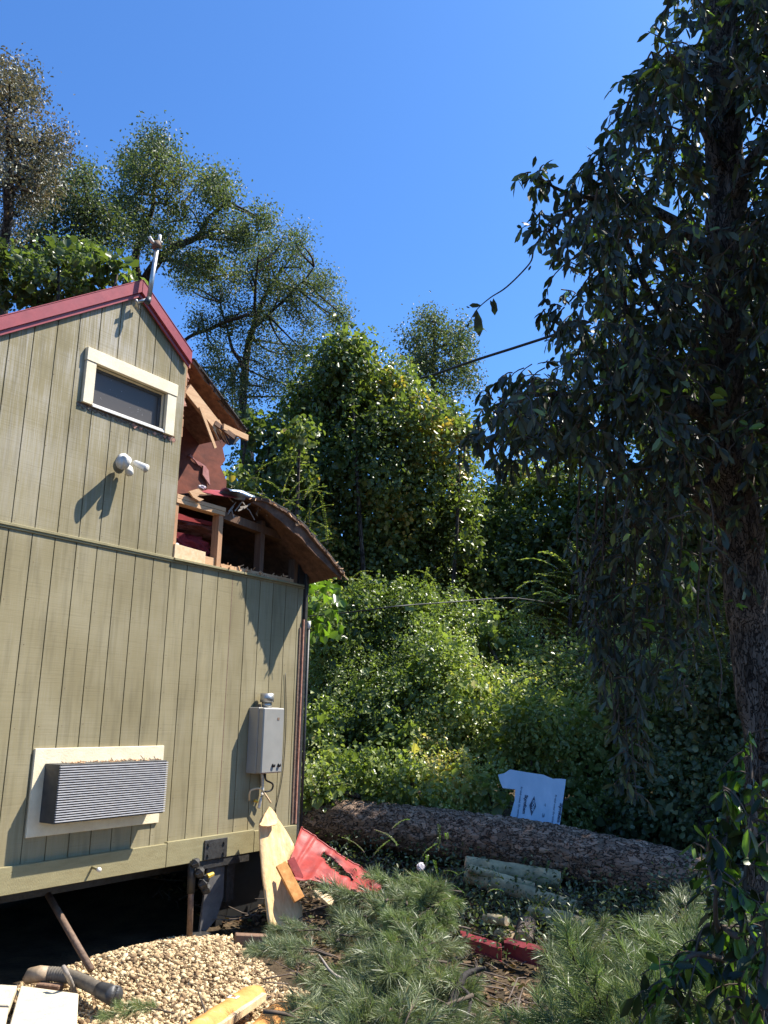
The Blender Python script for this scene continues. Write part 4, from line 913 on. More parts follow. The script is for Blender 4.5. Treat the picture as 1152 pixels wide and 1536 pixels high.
def tone(r, n, P=None, f=.6, amt=.5):
    v = r.random(n)
    if P is not None:
        ph = r.uniform(0, 6.28, 6); fr_ = r.normal(size=(6, 3))*f*3
        k = sum(np.sin(P@fr_[i]+ph[i]) for i in range(6))/6
        v = np.clip(v*.55 + .28 + k*amt, 0, 1)
    return v
def ground_foot(p, j=0): return np.array([p[0], p[1], gh(p[0], p[1])-.1])
def mound(name, blobs, lab, cat, mt, seed, per=26, k=4, L=(.07, .13), group=None, stems=5, inner=.25, spread=.09, aspect=.7, lump=.22, amt=.5, gapf=4.0):
    r = np.random.default_rng(seed); c = np.mean([b[0] for b in blobs], 0)
    t = thing(name, lab, cat, tuple(ground_foot(c)), group)
    P, N = shell_points(r, blobs, per, inner, lump=lump)
    ph = r.uniform(0, 6.28, 7); fr_ = r.normal(size=(7, 3))*gapf; g_ = sum(np.sin(P@fr_[i]+ph[i]) for i in range(7))/7; kp = (g_ > -.22) | (r.random(len(P)) < .25); P, N = P[kp], N[kp]
    Q, D, nn, Ls, W = cluster(r, P, N, k, spread, L[0], L[1], aspect=aspect)
    big = np.repeat(np.clip(sum(np.sin(P@fr_[i]*.5+ph[i]*2) for i in range(7))/7*1.3+1, .6, 1.35), k); Ls = Ls*big; W = W*big
    sh_ = [(b[0], b[1]*.66) for b in blobs]; P2, N2 = shell_points(r, sh_, 170, .5, lump=lump*.6)
    q2, d2, n2, l2, w2 = cluster(r, P2, N2, 1, .05, .13, .2, aspect=.7)
    Q, D, nn, Ls, W = [np.concatenate(z) for z in ((Q, q2), (D, d2), (nn, n2), (Ls, l2), (W, w2))]
    me = leaf_mesh('foliage', Q, D, nn, Ls, W, tone(r, len(Q), Q, .5, amt)); link('foliage', me, M[mt], t)
    m = MB(); rr = random.Random(seed)
    order = sorted(range(len(blobs)), key=lambda i: blobs[i][0][2])
    base = ground_foot(c)
    for i in order[:: max(1, len(order)//stems)]:
        e = blobs[i][0]; s0 = base + np.array([rr.uniform(-.6, .6), rr.uniform(-.6, .6), 0]); mid = (s0+e)/2 + np.array([rr.uniform(-.4, .4), rr.uniform(-.4, .4), .2])
        m.tube(smooth_path([s0, mid, e], 5), list(np.linspace(.07, .02, 11)), 6)
    m.build('stems', M['treebark'], t, True); return t
def opentree(name, lab, cat, clumps, limbs, d, mt, seed, trunk, L=(.05, .09), dens=1.0, sub=.24, k=7, group=None, aspect=.5, bark='treebark'):
    """clumps: (px, py, rx, ry) on the picture, at distance d; limbs: lists of (px, py, radius_m)"""
    r = np.random.default_rng(seed); rr = random.Random(seed)
    base = ground_foot(at(trunk[0][0], trunk[0][1], d)); t = thing(name, lab, cat, tuple(base), group)
    tp = [base] + [at(x, y, d) for x, y, _ in trunk]; rad = [trunk[0][2]*1.3] + [q[2] for q in trunk]
    P_ = smooth_path(tp, 8); MB().tube(P_, list(np.interp(np.linspace(0, 1, len(P_)), np.linspace(0, 1, len(rad)), rad)), 10).build('trunk', M[bark], t, True)
    nodes = list(P_[len(P_)//3:])
    m = MB()
    for lb in limbs:
        dz = rr.uniform(-1.2, 1.2); q = smooth_path([at(x, y, d+dz*i/max(1, len(lb)-1)) for i, (x, y, _) in enumerate(lb)], 6); rads = list(np.interp(np.linspace(0, 1, len(q)), np.linspace(0, 1, len(lb)), [b[2] for b in lb]))
        q = [p+Vector((noise.noise(p*1.3), noise.noise(p*1.3+Vector((7, 0, 0))), noise.noise(p*1.3+Vector((0, 7, 0)))))*.10 for p in q]
        m.tube(q, rads, 6); nodes += q
    Ps, Ns = [], []
    clumps = list(clumps) + [(x+rr.uniform(-1, 1)*rx*1.2, y+rr.uniform(-.6, 1.1)*ry*1.3, rx*.55, ry*.6) for x, y, rx, ry in clumps]
    for (x, y, rx, ry) in clumps:
        c = at(x, y, d + rr.uniform(-1.4, 1.4)); R1, R2 = rx*d/FPX, ry*d/FPX
        near = sorted(nodes, key=lambda p: (p-Vector(c)).length)[:6]; s0 = near[rr.randrange(min(4, len(near)))]
        mid = (s0+Vector(c))/2 + Vector((rr.uniform(-1, 1), rr.uniform(-1, 1), rr.uniform(-.6, .3)))*R1*.4
        ns = max(5, int(R1*R2*22*dens)); S = unit(r.normal(size=(ns, 3)))*(r.random((ns, 1))**.45)*np.array([R1, R1, R2])*1.02 + c
        m.tube(smooth_path([s0, mid, Vector(c)], 4), list(np.linspace(.035, .014, 9)), 5)
        for q in S[::3]: m.tube([Vector(c)+(Vector(q)-Vector(c))*.05, (Vector(c)+Vector(q))/2+Vector((0, 0, .06)), Vector(q)], [.012, .009, .005], 4, False)
        Ps.append(S); Ns.append(unit(S-c))
    m.build('limbs', M[bark], t, True)
    P, N = np.concatenate(Ps), np.concatenate(Ns)
    Q, D, nn, Ls, W = cluster(r, P, N, int(k*14), sub*.78, L[0], L[1], aspect=aspect)
    link('crown', leaf_mesh('crown', Q, D, nn, Ls, W, tone(r, len(Q), Q, .5, .35)), M[mt], t); return t

# --- tall trees behind the house
opentree('oak_tree', 'tall spreading tree rising right above the gable peak with bare forked limbs showing', 'tree',
  [(241,229,30,20),(198,242,24,15),(271,247,24,18),(203,292,26,22),(250,283,30,22),(193,333,18,14),(240,335,32,22),(275,324,22,18),(325,288,24,16),(345,300,22,16),(318,270,16,10),(370,342,22,14),(316,342,20,12),(350,352,24,12),(289,393,24,16),(325,391,22,14),(255,387,24,14),(215,262,22,18),(225,360,26,18),(300,405,22,12),(388,330,10,8),(182,300,12,10),(245,212,14,8)],
  [[(213,430,.13),(204,385,.09),(220,335,.06),(232,270,.04),(241,220,.02)], [(213,430,.14),(242,385,.11),(290,357,.08),(318,325,.05),(345,298,.02)], [(292,357,.05),(345,352,.03),(388,343,.012)], [(240,387,.06),(285,400,.04),(322,420,.015)],[(222,330,.04),(200,300,.02),(190,285,.01)],[(300,350,.03),(290,320,.02),(275,300,.01)]],
  22, 'l_oak', 11, [(214,560,.22),(213,500,.19),(213,430,.16)], dens=1.7)
opentree('oak_tree', 'mid height leafy tree between the brownish tree and the one above the gable peak', 'tree',
  [(99,274,30,16),(128,270,14,10),(90,297,24,16),(135,310,24,18),(158,333,20,14),(122,333,28,18),(162,355,24,14),(108,360,30,16),(60,310,18,12),(45,365,26,18),(150,378,24,12),(27,385,24,18),(70,345,16,12),(100,390,30,14)],
  [[(110,420,.09),(120,370,.06),(130,320,.04),(138,300,.02)],[(110,420,.08),(90,360,.05),(85,300,.03),(98,270,.015)],[(118,372,.04),(150,350,.02),(165,340,.01)]],
  20, 'l_oak', 12, [(108,560,.18),(108,480,.15),(110,420,.12)], dens=1.7)
opentree('thin_tree', 'thin brownish tree with sparse leaves at the left edge', 'tree',
  [(27,112,22,12),(14,128,16,10),(36,150,12,14),(18,193,20,14),(36,215,26,16),(59,228,24,18),(86,213,12,10),(14,238,22,18),(27,274,28,16),(45,270,24,16),(9,283,18,14),(27,325,26,18),(-10,180,30,30),(-30,250,40,40),(64,258,18,12),(-30,110,30,20)],
  [[(3,390,.09),(9,305,.07),(14,225,.04),(16,160,.02)],[(9,305,.05),(25,280,.03),(60,240,.012)],[(-20,190,.03),(10,140,.02),(40,108,.01)],[(12,250,.03),(30,225,.02),(80,212,.008)]],
  16, 'l_brown', 13, [(-10,560,.16),(0,470,.13),(3,390,.1)], dens=.4, L=(.035,.07), sub=.2)
mound('leafy_shrub', pxblobs([(15,424,34),(50,400,30),(88,395,30),(120,388,26),(150,388,24),(178,398,20),(190,412,16),(60,440,40),(110,440,40),(0,385,22),(-40,420,40),(140,430,40)], 13.5, .5), 'low dense crown with bright leaf glints just behind the left roof slope', 'tree', 'l_vine', 14, per=44, k=9, L=(.03,.06), lump=.5)
opentree('leaning_tree', 'grey green tree with fine leaves between the bare forked limbs and the vine covered trees', 'tree',
  [(388,369,20,12),(424,362,18,14),(451,365,12,14),(361,405,26,22),(406,396,28,22),(451,405,28,22),(478,432,20,22),(361,464,28,24),(406,464,32,24),(451,477,32,24),(343,486,22,22),(384,513,32,24),(429,531,30,24),(495,455,16,18),(350,550,28,22),(392,580,30,26),(352,600,24,22),(424,575,28,24),(468,520,26,22),(500,480,14,14),(290,438,14,18),(300,470,18,14),(320,520,20,18),(330,440,14,16),(400,430,34,20),(440,440,34,20),(310,560,22,16),(325,620,24,20),(370,640,30,20)],
  [[(370,650,.14),(366,560,.11),(384,480,.08),(420,400,.04)],[(250,524,.045),(285,507,.05),(325,488,.055),(372,470,.05)],[(366,560,.07),(340,500,.04),(330,450,.02)],[(384,490,.06),(430,450,.04),(470,400,.015)],[(275,545,.03),(310,550,.03),(350,560,.03)],[(384,480,.05),(385,420,.03),(388,370,.015)]],
  24, 'l_oak', 15, [(372,760,.24),(371,700,.2),(370,650,.17)], dens=2.0, L=(.045,.08), group=None)
opentree('slender_tree', 'small slender tree top standing alone against the sky right of the vine covered tree', 'tree',
  [(650,480,24,14),(625,510,20,16),(680,520,22,16),(650,550,28,20),(700,535,12,12),(640,530,24,16),(662,500,24,14),(690,565,16,12),(620,560,20,16),(668,580,26,18)],
  [[(650,620,.08),(652,560,.06),(652,490,.02)],[(652,575,.04),(680,540,.02),(698,525,.01)],[(652,560,.03),(630,530,.02),(622,505,.01)]],
  22, 'l_oak', 16, [(650,760,.16),(650,690,.13),(650,620,.1)], dens=1.6)
# --- vine covered trees
mound('vine_covered_tree', pxblobs([(525,528,38),(505,560,45),(555,590,60),(490,600,55),(615,640,60),(600,590,40),(655,640,42),(690,650,26),(470,650,60),(540,690,85),(620,720,80),(672,710,48),(460,730,60),(560,800,85),(640,800,65),(440,800,55),(490,850,60),(590,860,75),(675,850,40),(690,770,25),(700,820,20)], 17.5, .8, 3), 'tallest dark vine smothered tree filling the middle of the photo', 'tree', 'l_vine', 21, per=62, k=8, L=(.05,.11), lump=.3, inner=.3)
mound('vine_thicket', pxblobs([(405,650,30),(372,640,22),(392,700,40),(350,730,30),(435,700,36),(345,770,36),(400,770,50),(450,650,22),(450,820,50)], 15.5, .9, 4), 'vine thicket seen just right of the torn gable above the collapsed roof', 'thicket', 'l_vine', 22, per=62, k=8, L=(.05,.09), lump=.3)
mound('vine_covered_tree', pxblobs([(730,752,32),(765,738,38),(810,735,40),(860,738,40),(900,755,40),(745,800,55),(830,800,70),(900,820,60),(760,870,65),(840,880,75),(910,900,60),(720,900,35)], 19, .8, 5), 'rounded vine covered tree under the gap of sky right of centre', 'tree', 'l_vine', 23, per=50, k=8, L=(.06,.12), lump=.3)
# --- bright shrubs behind the fallen trunk
mound('flowering_shrub', sloped([(478,910,36),(500,960,55),(550,925,48),(610,925,46),(668,925,44),(590,970,60),(510,1030,60),(580,1050,65),(530,1075,50)], 1190, 11.9, 1.0, .75, 6), 'bright yellow green shrub beside the house corner crossed by the low wire', 'shrub', 'l_bush', 24, per=110, k=9, L=(.03,.065), lump=.42, inner=.2, spread=.07, gapf=5.5)
mound('flowering_shrub', sloped([(725,950,44),(770,975,44),(805,1005,36),(660,990,55),(690,1050,60),(755,1060,58),(800,1075,45),(835,1040,30)], 1190, 11.8, .9, .75, 7), 'bright yellow green shrub sloping down to the dark hollow on the right', 'shrub', 'l_bush', 25, per=110, k=9, L=(.03,.065), lump=.42, inner=.2, spread=.07, gapf=5.5)
mound('low_shrub', sloped([(478,1100,40),(540,1110,50),(600,1120,50),(660,1120,50),(720,1120,48),(775,1125,40),(500,1160,36),(560,1170,40),(620,1175,40),(680,1180,42),(735,1185,36),(480,1180,30),(590,1200,30),(660,1210,30),(710,1210,25)], 1190, 11.7, 1.2, .45, 8), 'lower dull green brush right behind the fallen trunk left of the blue board', 'shrub', 'l_bush', 26, per=110, k=9, L=(.03,.06), lump=.3, inner=.2, spread=.07, amt=.6, gapf=5.5)
mound('shaded_thicket', sloped([(880,1010,50),(930,1080,60),(860,1110,45),(880,1160,50),(960,1000,50),(940,1180,60),(870,1210,40)], 1210, 12.0, .7, .8, 9), 'half shaded thicket behind the blue board', 'thicket', 'l_bush', 27, per=90, k=8, L=(.035,.07), lump=.3)
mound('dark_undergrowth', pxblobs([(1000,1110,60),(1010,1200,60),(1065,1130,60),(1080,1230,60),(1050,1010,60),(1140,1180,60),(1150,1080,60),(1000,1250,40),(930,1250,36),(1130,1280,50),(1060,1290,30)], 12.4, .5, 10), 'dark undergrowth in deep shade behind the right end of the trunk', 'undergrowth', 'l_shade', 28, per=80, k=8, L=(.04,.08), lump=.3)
mound('background_tree', pxblobs([(1000,640,70),(1080,580,75),(1150,520,80),(1060,720,85),(1150,660,90),(1120,820,90),(980,770,60),(1050,880,70),(1140,930,80),(1220,740,110),(1260,560,110),(1230,900,110),(980,900,50),(1190,380,60),(1060,590,55,13.2),(1130,560,60,13.4),(1110,660,55,13.0),(1010,610,40,13.2),(1110,770,60,13.8),(1060,810,50,13.6),(1150,690,60,13.6)], 20, .8, 11), 'tree behind the dark oval leaved tree, its leaves glinting at the right edge', 'tree', 'l_vine', 29, per=40, k=7, L=(.06,.11), lump=.35)
# unseen neighbour off the right edge that throws the shade
mound('background_tree', [(np.array([13.8, .2, 5.6]), 2.0), (np.array([14.6, -1.6, 6.6]), 2.2), (np.array([12.6, .3, 4.2]), 1.3), (np.array([15.2, 1.4, 7.2]), 1.6), (np.array([12.0, -1.6, 4.6]), 1.5), (np.array([12.6, .6, 7.7]), 1.5), (np.array([12.8, 1.9, 7.5]), .8), (np.array([12.6, -1.2, 7.5]), 1.1), (np.array([13.5, 1.2, 8.4]), 1.1)], 'broad tree just past the right edge of the photo, shading the fallen trunk', 'tree', 'l_vine', 30, per=16, k=4, L=(.09,.15), lump=.35)
# far wood as one mass
r = np.random.default_rng(40); fb = []
for x in range(-500, 1900, 85):
    for y in (870, 960, 1050): fb.append((x+r.uniform(-30, 30), y+r.uniform(-25, 25), r.uniform(55, 80)))
P, N = shell_points(r, pxblobs(fb, 29, 2.5, 12), 34, .25); Q, D, nn, Ls, W = cluster(r, P, N, 4, .2, .14, .28, aspect=.7)
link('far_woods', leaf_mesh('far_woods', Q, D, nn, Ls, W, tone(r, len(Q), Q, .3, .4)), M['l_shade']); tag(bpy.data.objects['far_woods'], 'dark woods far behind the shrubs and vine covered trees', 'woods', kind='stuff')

# --- arching privet sprays
def spray(r, P0, dirv, Lg, mb, QS, leaf=.035, droop=.35, nl=26):
    d = unit(np.array(dirv, float)); pts = [np.array(P0, float)]; n = 10
    for i in range(n): d = unit(d + np.array([0, 0, -droop/n*1.6]) + r.normal(0, .04, 3)); pts.append(pts[-1]+d*Lg/n)
    mb.tube(pts, list(np.linspace(.006, .002, len(pts))), 4, False)
    A = np.array(pts); s = np.linspace(.08, 1, nl)*n; i0 = np.minimum(s.astype(int), n-1); f = (s-i0)[:, None]
    B = A[i0]*(1-f)+A[i0+1]*f; T = unit(A[i0+1]-A[i0]); S = unit(np.cross(T, [0, 0, 1.0]))
    for sg in (-1, 1):
        D = unit(S*sg*1.0 + T*.5 + r.normal(0, .12, (nl, 3))); nn = unit(np.array([0, 0, 1.0])+r.normal(0, .25, (nl, 3)))
        QS.append((B, D, nn, np.full(nl, leaf)*r.uniform(.7, 1.2, nl)))
def spray_plant(name, lab, anchors, mt, seed, Lg=(.5, .9), leaf=.04, per=5, group=None, cat='sprig', updir=(.2, -.1, .9), droop=.5):
    r = np.random.default_rng(seed); mb = MB(); QS = []
    t = thing(name, lab, cat, tuple(anchors[0]), group)
    for a in anchors:
        for i in range(per):
            v = np.array(updir)+r.normal(0, .45, 3); spray(r, a+r.normal(0, .12, 3), v, r.uniform(*Lg), mb, QS, leaf, droop)
    mb.build('stems', M['twig'], t)
    B, D, nn, Ls = [np.concatenate([q[i] for q in QS]) for i in range(4)]
    link('leaves', leaf_mesh('leaves', B, D, nn, Ls, Ls*.5, r.random(len(B))), M[mt], t)
cam_up = np.array([0, 0, 1.0])
spray_plant('arching_sprays', 'arching leafy sprays standing above the bright shrubs in the middle', [at(x, y, 14.6) for x, y in ((560,900),(600,905),(640,905),(665,915),(690,930),(520,895),(740,935),(770,950))], 'l_bush', 51, (.3, .6), .04, 5, droop=.9)
spray_plant('arching_sprays', 'pale fern like sprays catching light in the dark hollow left of the hanging branches', [at(x, y, 11.0) for x, y in ((830,905),(850,930),(870,960),(840,985),(880,1010),(900,900),(930,960),(860,880))], 'l_bush', 52, (.4, .8), .045, 5, updir=(-.6, .5, .3), droop=.5)
spray_plant('arching_sprays', 'bright sprays glinting deep behind the hanging branches near the leaning trunks', [at(x, y, 11.5) for x, y in ((1010,930),(1030,905),(1050,950),(1040,985),(1060,900),(990,960),(960,930),(1000,1000),(945,990))], 'l_bush', 53, (.4, .8), .045, 7, updir=(.1, .1, .5), droop=.5)
spray_plant('arching_sprays', 'grey green sprays over the collapsed roof beside the bright vine thicket', [at(x, y, 11.5) for x, y in ((400,760),(425,770),(445,790),(395,735),(470,815),(410,800),(440,740))], 'l_vine', 54, (.3, .65), .034, 5, updir=(.5, -.1, .6))
spray_plant('arching_sprays', 'small leafy sprouts beside the house corner just above the trunk', [at(x, y, 10.6) for x, y in ((470,1180),(480,1190),(462,1170))], 'l_vine', 55, (.15, .3), .035, 4)
spray_plant('weed', 'yellow green weeds growing up between the pine boughs and the trunk', [at(x, y, 8.6) for x, y in ((655,1310),(630,1300),(560,1270),(690,1300))], 'l_fresh', 56, (.12, .3), .02, 4, cat='weed')
spray_plant('weed', 'small yellow leaved weed beside the sawn stubs', [gnd(x, y, .05) for x, y in ((800,1385),(815,1380),(790,1345),(800,1340))], 'l_fresh', 57, (.1, .25), .02, 6, cat='weed')
# big leaves at the shrub's left shoulder
r = np.random.default_rng(58); n = 90; Q = np.array([at(r.uniform(458, 510), r.uniform(865, 950), r.uniform(9.6, 10.4)) for _ in range(n)]); t = thing('broad_leaf_vine', 'broad bright leaves hanging beside the collapsed roof corner', 'vine', tuple(Q[0]))
Ls = r.uniform(.09, .16, n); link('leaves', leaf_mesh('leaves', Q, unit(r.normal(size=(n, 3))-[0, 0, .8]), unit(r.normal(size=(n, 3))+[-.4, -.6, .8]), Ls, Ls*.75, r.random(n)), M['l_fresh'], t)

# --- the dark hanging tree in front on the right
r = np.random.default_rng(60); KM = .66; at0 = at
def at(x, y, d): return at0(x, y, d*KM)
def mlimb(n_, p_, r_, m_, t_, k=5, n=8): return limb(n_, p_, [q*KM for q in r_], m_, t_, k, n)
t = thing('hanging_leaf_tree', 'large dark tree with hanging oval leaves along the right side of the photo', 'tree', tuple(ground_foot(at(1150, 1300, 6.3))))
D0 = 6.2
tp = [at(1160,1420,D0), at(1156,1300,D0), at(1150,1180,D0), at(1138,1050,D0), at(1122,930,D0), at(1106,800,D0), at(1088,700,D0), at(1084,560,D0), at(1090,400,D0), at(1090,220,D0+.2), at(1083,60,D0+.4), at(1080,-150,D0+.8), at(1090,-500, D0+1.8)]
base = ground_foot(tp[0]); tp[0] = base
mlimb('trunk', tp, [.16,.135,.125,.125,.13,.15,.15,.14,.125,.115,.11,.09,.06], M['magbark'], t, 8, 20)
mlimb('trunk', [base+np.array([.3,-.2,0]), at(1185,1250,D0-.15), at(1170,1100,D0-.1), at(1150,960,D0), at(1128,880,D0+.05)], [.17,.14,.13,.12,.09], M['magbark'], t, 8, 18)
def hang_twigs(r, starts, nl, Lr, leafL, out_dir=None, aspect=.36):
    mb = MB(); BB, DD, NN_, LL = [], [], [], []
    for s in starts:
        n = 6; d = unit(r.normal(size=3)*[1, 1, .5] + (out_dir if out_dir is not None else 0) + [0, 0, -.25]); pts = [np.array(s, float)]; Lg = r.uniform(*Lr)
        for i in range(n): d = unit(d+[0, 0, -.22]+r.normal(0, .12, 3)); pts.append(pts[-1]+d*Lg/n)
        mb.tube(pts, list(np.linspace(.004, .0014, n+1)), 4, False)
        A = np.array(pts); k = nl; s_ = r.uniform(.1, 1, k)*n; i0 = np.minimum(s_.astype(int), n-1); f = (s_-i0)[:, None]
        BB.append(A[i0]*(1-f)+A[i0+1]*f); T = unit(A[i0+1]-A[i0]); DD.append(unit(T*.5+r.normal(0, .55, (k, 3))+[0, 0, -.55])); NN_.append(unit(r.normal(size=(k, 3))+[0, 0, .3])); LL.append(r.uniform(leafL[0], leafL[1], k))
    return mb, np.concatenate(BB), np.concatenate(DD), np.concatenate(NN_), np.concatenate(LL)
by = [-80, 0, 60, 110, 180, 220, 260, 330, 400, 440, 500, 560, 600, 660, 700, 760, 850, 950]
bx = [1025, 1020, 985, 965, 930, 925, 880, 850, 850, 835, 838, 800, 745, 735, 890, 910, 920, 940]
S = []
tr_w = lambda y: 1085 if y < 700 else 1085+(y-700)*.12
while len(S) < 3500:
    y = r.uniform(-120, 1010); xb = np.interp(y, by, bx) + 12 + 14*math.sin(y*.11)+8*math.sin(y*.31+1); x = xb + (1400-xb)*r.random()
    k = noise.noise(Vector((x*.018, y*.014, 2.2)))
    edge = min(1, (x-xb)/120); 
    if y < 520 and r.random() < .42*(1-edge*.2): continue
    if y > 700 and r.random() < .58+(y-700)/480: continue
    if k < -.16 and r.random() < .92: continue
    d = r.uniform(4.9, 7.6)
    if abs(x-tr_w(y)) < 40 and d < D0 and r.random() < .93: continue
    S.append(at(x, y-12, d))
mb, B, D, nn, Ls = hang_twigs(r, S, 13, (.10, .26), (.032, .066))
mb.build('twigs', M['twig'], t); link('crown', leaf_mesh('crown', B, D, nn, Ls, Ls*r.uniform(.3, .42, len(Ls)), r.random(len(B)), fold=.12, droop=.12), M['l_mag'], t)
# limbs carrying the crown
for li, (pts, rads) in enumerate([([at(1085,640,D0),at(1010,600,D0-.3),at(900,600,5.8),at(800,590,5.7),at(740,620,5.6)],[.05,.04,.025,.015,.006]), ([at(1088,420,D0),at(1010,330,6),at(920,300,5.9),at(850,290,5.8),at(806,262,5.7)],[.05,.035,.02,.012,.004]),
    ([at(1090,560,D0),at(990,470,5.9),at(930,330,5.8)],[.04,.025,.01]), ([at(1085,250,D0),at(1030,150,6.2),at(965,120,6.1)],[.04,.02,.006]), ([at(1100,800,D0),at(1000,690,5.5),at(940,480,5.4),at(925,350,5.4)],[.03,.022,.014,.008]),
    ([at(880,300,5.8),at(840,330,5.8),at(803,368,5.8),at(795,395,5.8),at(760,430,5.8),at(735,447,5.8),at(715,465,5.8),at(703,485,5.8)],[.012,.008,.006,.005,.005,.004,.003,.002]),
    ([at(1095,700,D0),at(1000,760,5.8),at(900,820,5.6),at(870,900,5.5)],[.035,.02,.012,.006]), ([at(1090,480,D0),at(1180,400,6.2),at(1300,350,6.3)],[.05,.035,.02]), ([at(1090,300,D0),at(1180,180,6.3),at(1280,80,6.5)],[.05,.035,.02])]):
    mlimb('limb', pts, rads, M['magbark'], t, 6, 7)
# single hanging leaves along the bare twig and at the crown's left fringe
tips = [(799,252,803,236),(797,263,806,278),(806,262,812,282),(812,262,822,246),(795,332,800,345),(797,340,806,352),(806,366,812,380),(740,447,742,470),(716,464,711,475),(716,466,719,500),(704,483,701,490),(705,462,700,460),(797,398,793,405),(722,458,706,458),(735,450,741,462),(880,236,886,232),(872,262,880,250),(846,262,838,275),(832,330,826,345),(842,352,836,362)]
Q = np.array([at(a, b, 5.75) for a, b, c, d in tips]); E = np.array([at(c, d, 5.75) for a, b, c, d in tips]); Ls = np.linalg.norm(E-Q, axis=1)*1.15
link('leaves', leaf_mesh('leaves', Q, E-Q, unit(np.tile(ray(760, 400)*-1, (len(Q), 1))+r.normal(0, .3, (len(Q), 3))), Ls, Ls*.38, r.random(len(Q))*.4, fold=.1), M['l_mag'], t)
S = []
for (x, y) in ((803,268),(812,262),(830,272),(850,285),(870,262),(880,250),(905,232),(930,190),(945,150),(962,125),(985,85),(796,330),(812,345),(830,350),(850,345),(866,372),(820,470),(828,478),(840,465),(860,490),(748,575),(775,560),(790,575),(740,600),(715,640),(725,655),(760,640),(780,650),(800,650),(840,640),(860,660),(880,665),(905,240),(760,600),(730,610),(700,650),(745,690),(770,690),(815,610),(830,580)):
    for _ in range(3): S.append(at(x+r.uniform(-8, 14), y+r.uniform(-10, 6), 5.75+r.uniform(-.15, .15)))
mb, B, D, nn, Ls = hang_twigs(r, S, 7, (.05, .15), (.04, .07), out_dir=np.array([-.35, .5, .15]))
mb.build('twigs', M['twig'], t); link('crown', leaf_mesh('crown', B, D, nn, Ls, Ls*.36, r.random(len(B))*.8, fold=.12, droop=.1), M['l_mag'], t)
# drooping strands below the crown
S = []
for (x, y0, y1) in ((868,760,900),(895,740,1010),(905,800,1060),(925,760,1100),(940,800,1180),(950,900,1200),(975,780,1040),(1000,800,1010),(885,880,980),(1020,850,1060),(1050,880,980),(960,1000,1150),(918,900,1080)):
    pts = [at(x, y0-60, 5.6)]; 
    for y in range(y0, y1, 12): S.append(at(x+7*math.sin(y*.03+x)+r.uniform(-6, 6), y, 5.6+r.uniform(-.15, .15)))
    mlimb('hanging_stem', [at(x+4, y0-80, 5.6), at(x-4, (y0+y1)/2, 5.6), at(x+5, y1, 5.6)], [.008, .006, .003], M['twig'], t, 5, 5)
mb, B, D, nn, Ls = hang_twigs(r, S, 6, (.04, .12), (.032, .06)); mb.build('twigs', M['twig'], t)
link('crown', leaf_mesh('crown', B, D, nn, Ls, Ls*.33, r.random(len(B))*.95, fold=.14, droop=.2), M['l_mag'], t)
# thin pale vine and a few bright sprigs
mlimb('vine', [at(1052,500,5.2), at(1010,640,5.0), at(1068,760,5.0), at(1062,900,5.0), at(1082,1000,5.0), at(1078,1060,5.0)], [.005,.004,.005,.004,.004,.002], M['twig'], t, 8, 5)
Q, E = [], []
for x, y in ((962,590),(985,588),(940,597),(1003,650),(1010,648),(1066,520),(1090,600),(1120,640),(965,930),(1012,865),(1040,840),(1012,1005),(1100,905)):
    for _ in range(3): Q.append(at(x+r.uniform(-5, 5), y+r.uniform(-5, 5), 4.9)); E.append(r.normal(size=3)*.5+[0, 0, -.2]+RM@[1.0*r.choice([-1, 1]), 0, 0])
Q, E = np.array(Q), np.array(E); Ls = r.uniform(.035, .06, len(Q)); v = thing('climbing_vine', 'few bright green vine leaves against the dark hanging tree', 'vine', tuple(Q[0]))
link('leaves', leaf_mesh('leaves', Q, E, unit(r.normal(size=Q.shape)+[0, -.5, .8]), Ls, Ls*.45, r.random(len(Q))), M['l_fresh'], v)
at = at0
# sapling with bright leaves at the lower right
r = np.random.default_rng(61); v = thing('leafy_sapling', 'sapling with large sunlit green leaves at the lower right corner', 'sapling', tuple(ground_foot(at(1110, 1500, 3.5))))
stems = [[(1120,1560),(1112,1420),(1120,1300),(1128,1190),(1124,1095)],[(1100,1560),(1080,1440),(1075,1330),(1090,1240),(1085,1180)],[(1140,1560),(1150,1400),(1150,1250)],[(1085,1440),(1040,1430),(1010,1470),(990,1500)],[(1110,1400),(1060,1390),(1040,1440)],[(1075,1330),(1062,1290),(1066,1250)],[(1140,1500),(1170,1350),(1160,1150)]]
S = []; LS = 3.5
for st in stems:
    limb('stem', [at(x, y, LS+.15*math.sin(y)) for x, y in st], list(np.linspace(.012, .003, len(st))), M['twig'], v, 5, 6)
    P_ = smooth_path([at(x, y, LS+.15*math.sin(y)) for x, y in st], 16); S += [np.array(p) for p in P_[6::2]]
mb, B, D, nn, Ls = hang_twigs(r, S, 6, (.06, .2), (.035, .085), out_dir=r.normal(size=3)*.1+[0,0,.35]); keep = r.random(len(B)) < .85; mb.build('twigs', M['twig'], v)
link('leaves', leaf_mesh('leaves', B[keep], D[keep], nn[keep], Ls[keep], Ls[keep]*.42, r.random(keep.sum()), fold=.15, droop=.15), M['l_sap'], v)

